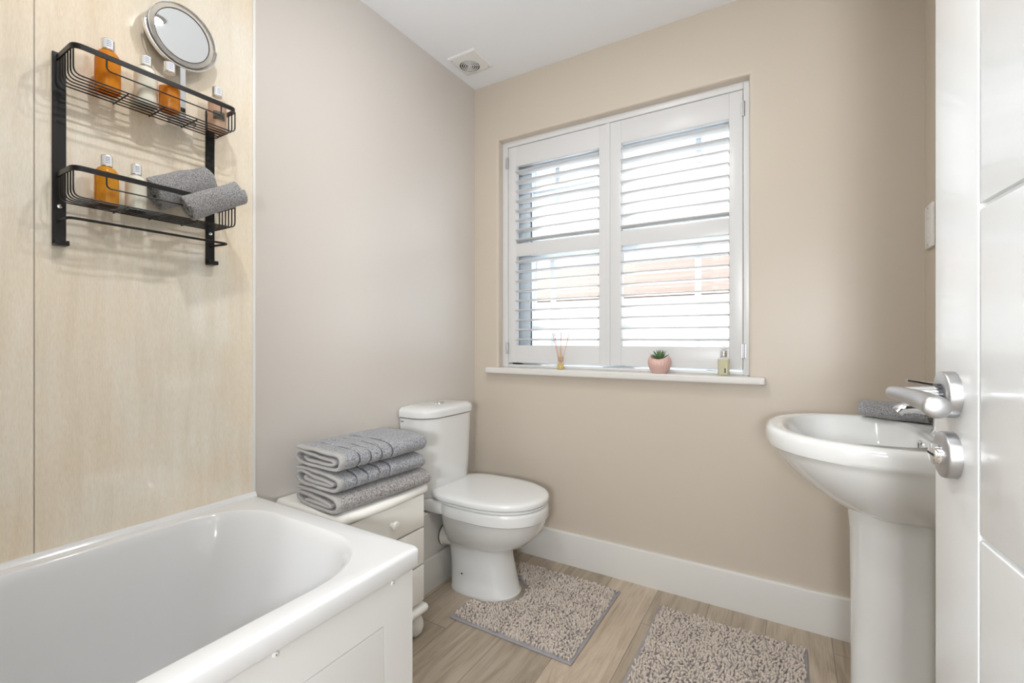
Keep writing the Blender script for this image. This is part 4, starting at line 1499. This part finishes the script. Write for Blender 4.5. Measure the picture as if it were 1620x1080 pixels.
# ------------------------------------------------------------------ things on the sill
SZ = 0.9197
rd = empty('reed_diffuser', (0.508, -0.006, SZ))
tag(rd, 'small yellow reed diffuser standing on the window sill', 'diffuser')
MB().lathe([(0.0155, 0.0), (0.0168, 0.001), (0.0170, 0.030), (0.0150, 0.036), (0.0095, 0.040), (0.0092, 0.044)], 28).build('bottle', M['clear'], rd, smooth=True, angle=50)
MB().lathe([(0.0142, 0.002), (0.0155, 0.003), (0.0155, 0.026), (0.0150, 0.0262)], 28).build('fragrance_oil', M['ylw'], rd, smooth=True, angle=50)
MB().lathe([(0.0122, 0.041), (0.0126, 0.042), (0.0126, 0.058), (0.0120, 0.059), (0.0040, 0.0592)], 28).build('cork_collar', M['cork'], rd, smooth=True, angle=50)
for k, (dx, dy) in enumerate(((-0.044, 0.004), (-0.030, -0.006), (0.0, 0.004), (0.006, -0.01), (0.045, 0.0), (-0.008, 0.012))):
    h = (0.172, 0.174, 0.178, 0.105, 0.172, 0.100)[k]
    if k in (3, 5):
        MB().tube([(dx * 0.02, dy * 0.02, 0.012), (dx, dy, h)], 0.0012, 6).build('reed', M['reed'], rd, smooth=True)
    else:
        q = 0.62
        a, b_ = Vector((dx * 0.05, dy * 0.05, 0.012)), Vector((dx, dy, h))
        c = a.lerp(b_, q)
        ro = MB().tube([tuple(a), tuple(c)], 0.0012, 6).build('reed', M['reed'], rd, smooth=True)
        MB().tube([tuple(c), tuple(b_)], 0.00125, 6).build('reed_tip', M['reddipped'], ro, smooth=True)

sp = empty('potted_succulent', (0.973, -0.010, SZ))
tag(sp, 'small green succulent in a ribbed blush pink pot on the sill', 'plant')
pot = []
NP = 96
for r, z in ((0.028, 0.0), (0.0305, 0.001), (0.031, 0.004), (0.040, 0.016), (0.0465, 0.034), (0.0475, 0.046), (0.0445, 0.058), (0.040, 0.066), (0.0375, 0.066), (0.040, 0.056), (0.042, 0.046)):
    l = []
    for i in range(NP):
        a = 2 * PI * i / NP
        rr = r * (1 + 0.016 * (1 if i % 4 < 2 else -1) * (1 if 0.006 < z < 0.064 else 0))
        zz = z + (0.0055 * math.cos(2 * (a)) * (z / 0.066) ** 2 if z > 0.03 else 0)
        l.append((rr * math.cos(a), rr * math.sin(a), zz))
    pot.append(l)
MB().loft(pot, True, False).build('pot', M['pink'], sp, smooth=True, angle=60)
MB().lathe([(0.001, 0.056), (0.0395, 0.054)], 24, cap0=True, cap1=False).build('soil', M['soil'], sp, smooth=True)
lf = MB()
for ring, (n, tilt, ln) in enumerate(((9, 1.22, 0.046), (9, 0.85, 0.050), (7, 0.48, 0.052), (4, 0.18, 0.050))):
    for i in range(n):
        a = 2 * PI * i / n + ring * 0.5
        dirv = Vector((math.cos(a) * math.sin(tilt), math.sin(a) * math.sin(tilt), math.cos(tilt)))
        side = Vector((-math.sin(a), math.cos(a), 0))
        nor = dirv.cross(side)
        loops = []
        for t, w in ((0, 0.0045), (0.3, 0.0058), (0.6, 0.0048), (0.85, 0.0026), (1.0, 0.0004)):
            c = Vector((0, 0, 0.052)) + dirv * ln * t - nor * (0.006 * t * t)
            loops.append([tuple(c + side * w * math.cos(2 * PI * k / 6) + nor * w * 0.45 * math.sin(2 * PI * k / 6)) for k in range(6)])
        lf.loft(loops)
lf.build('leaves', M['leaf'], sp, smooth=True, angle=60)

sb = empty('soap_bottle', (1.223, -0.008, SZ))
tag(sb, 'pale yellow glass pump bottle with chrome cap on the sill', 'bottle')
MB().loft([rrect(-w, w, -w, w, 0.009, z) for w, z in ((0.0195, 0.0), (0.0208, 0.0012), (0.0210, 0.066), (0.0190, 0.071), (0.0115, 0.074))]).build('body', M['clear'], sb, smooth=True, angle=40)
MB().loft([rrect(-w, w, -w, w, 0.008, z) for w, z in ((0.0192, 0.004), (0.0195, 0.005), (0.0195, 0.063), (0.019, 0.0635))]).build('liquid', M['soap'], sb, smooth=True, angle=40)
MB().lathe([(0.0128, 0.0735), (0.0130, 0.0745), (0.0130, 0.098), (0.0120, 0.0995), (0.004, 0.0998)], 32).build('collar', M['chrome'], sb, smooth=True, angle=40)
MB().lathe([(0.004, 0.0995), (0.004, 0.106), (0.0095, 0.107), (0.0100, 0.112), (0.0085, 0.1155), (0.002, 0.116)], 24).build('pump_head', M['label'], sb, smooth=True, angle=50)
MB().tube([(0, 0, 0.111), (0.012, -0.004, 0.112), (0.0165, -0.0055, 0.1105)], 0.0032, 10).build('spout', M['label'], sb, smooth=True)
MB().box(0.004, 0.010, -0.0216, -0.0211, 0.012, 0.030).build('label_strip', M['darkprint'], sb)
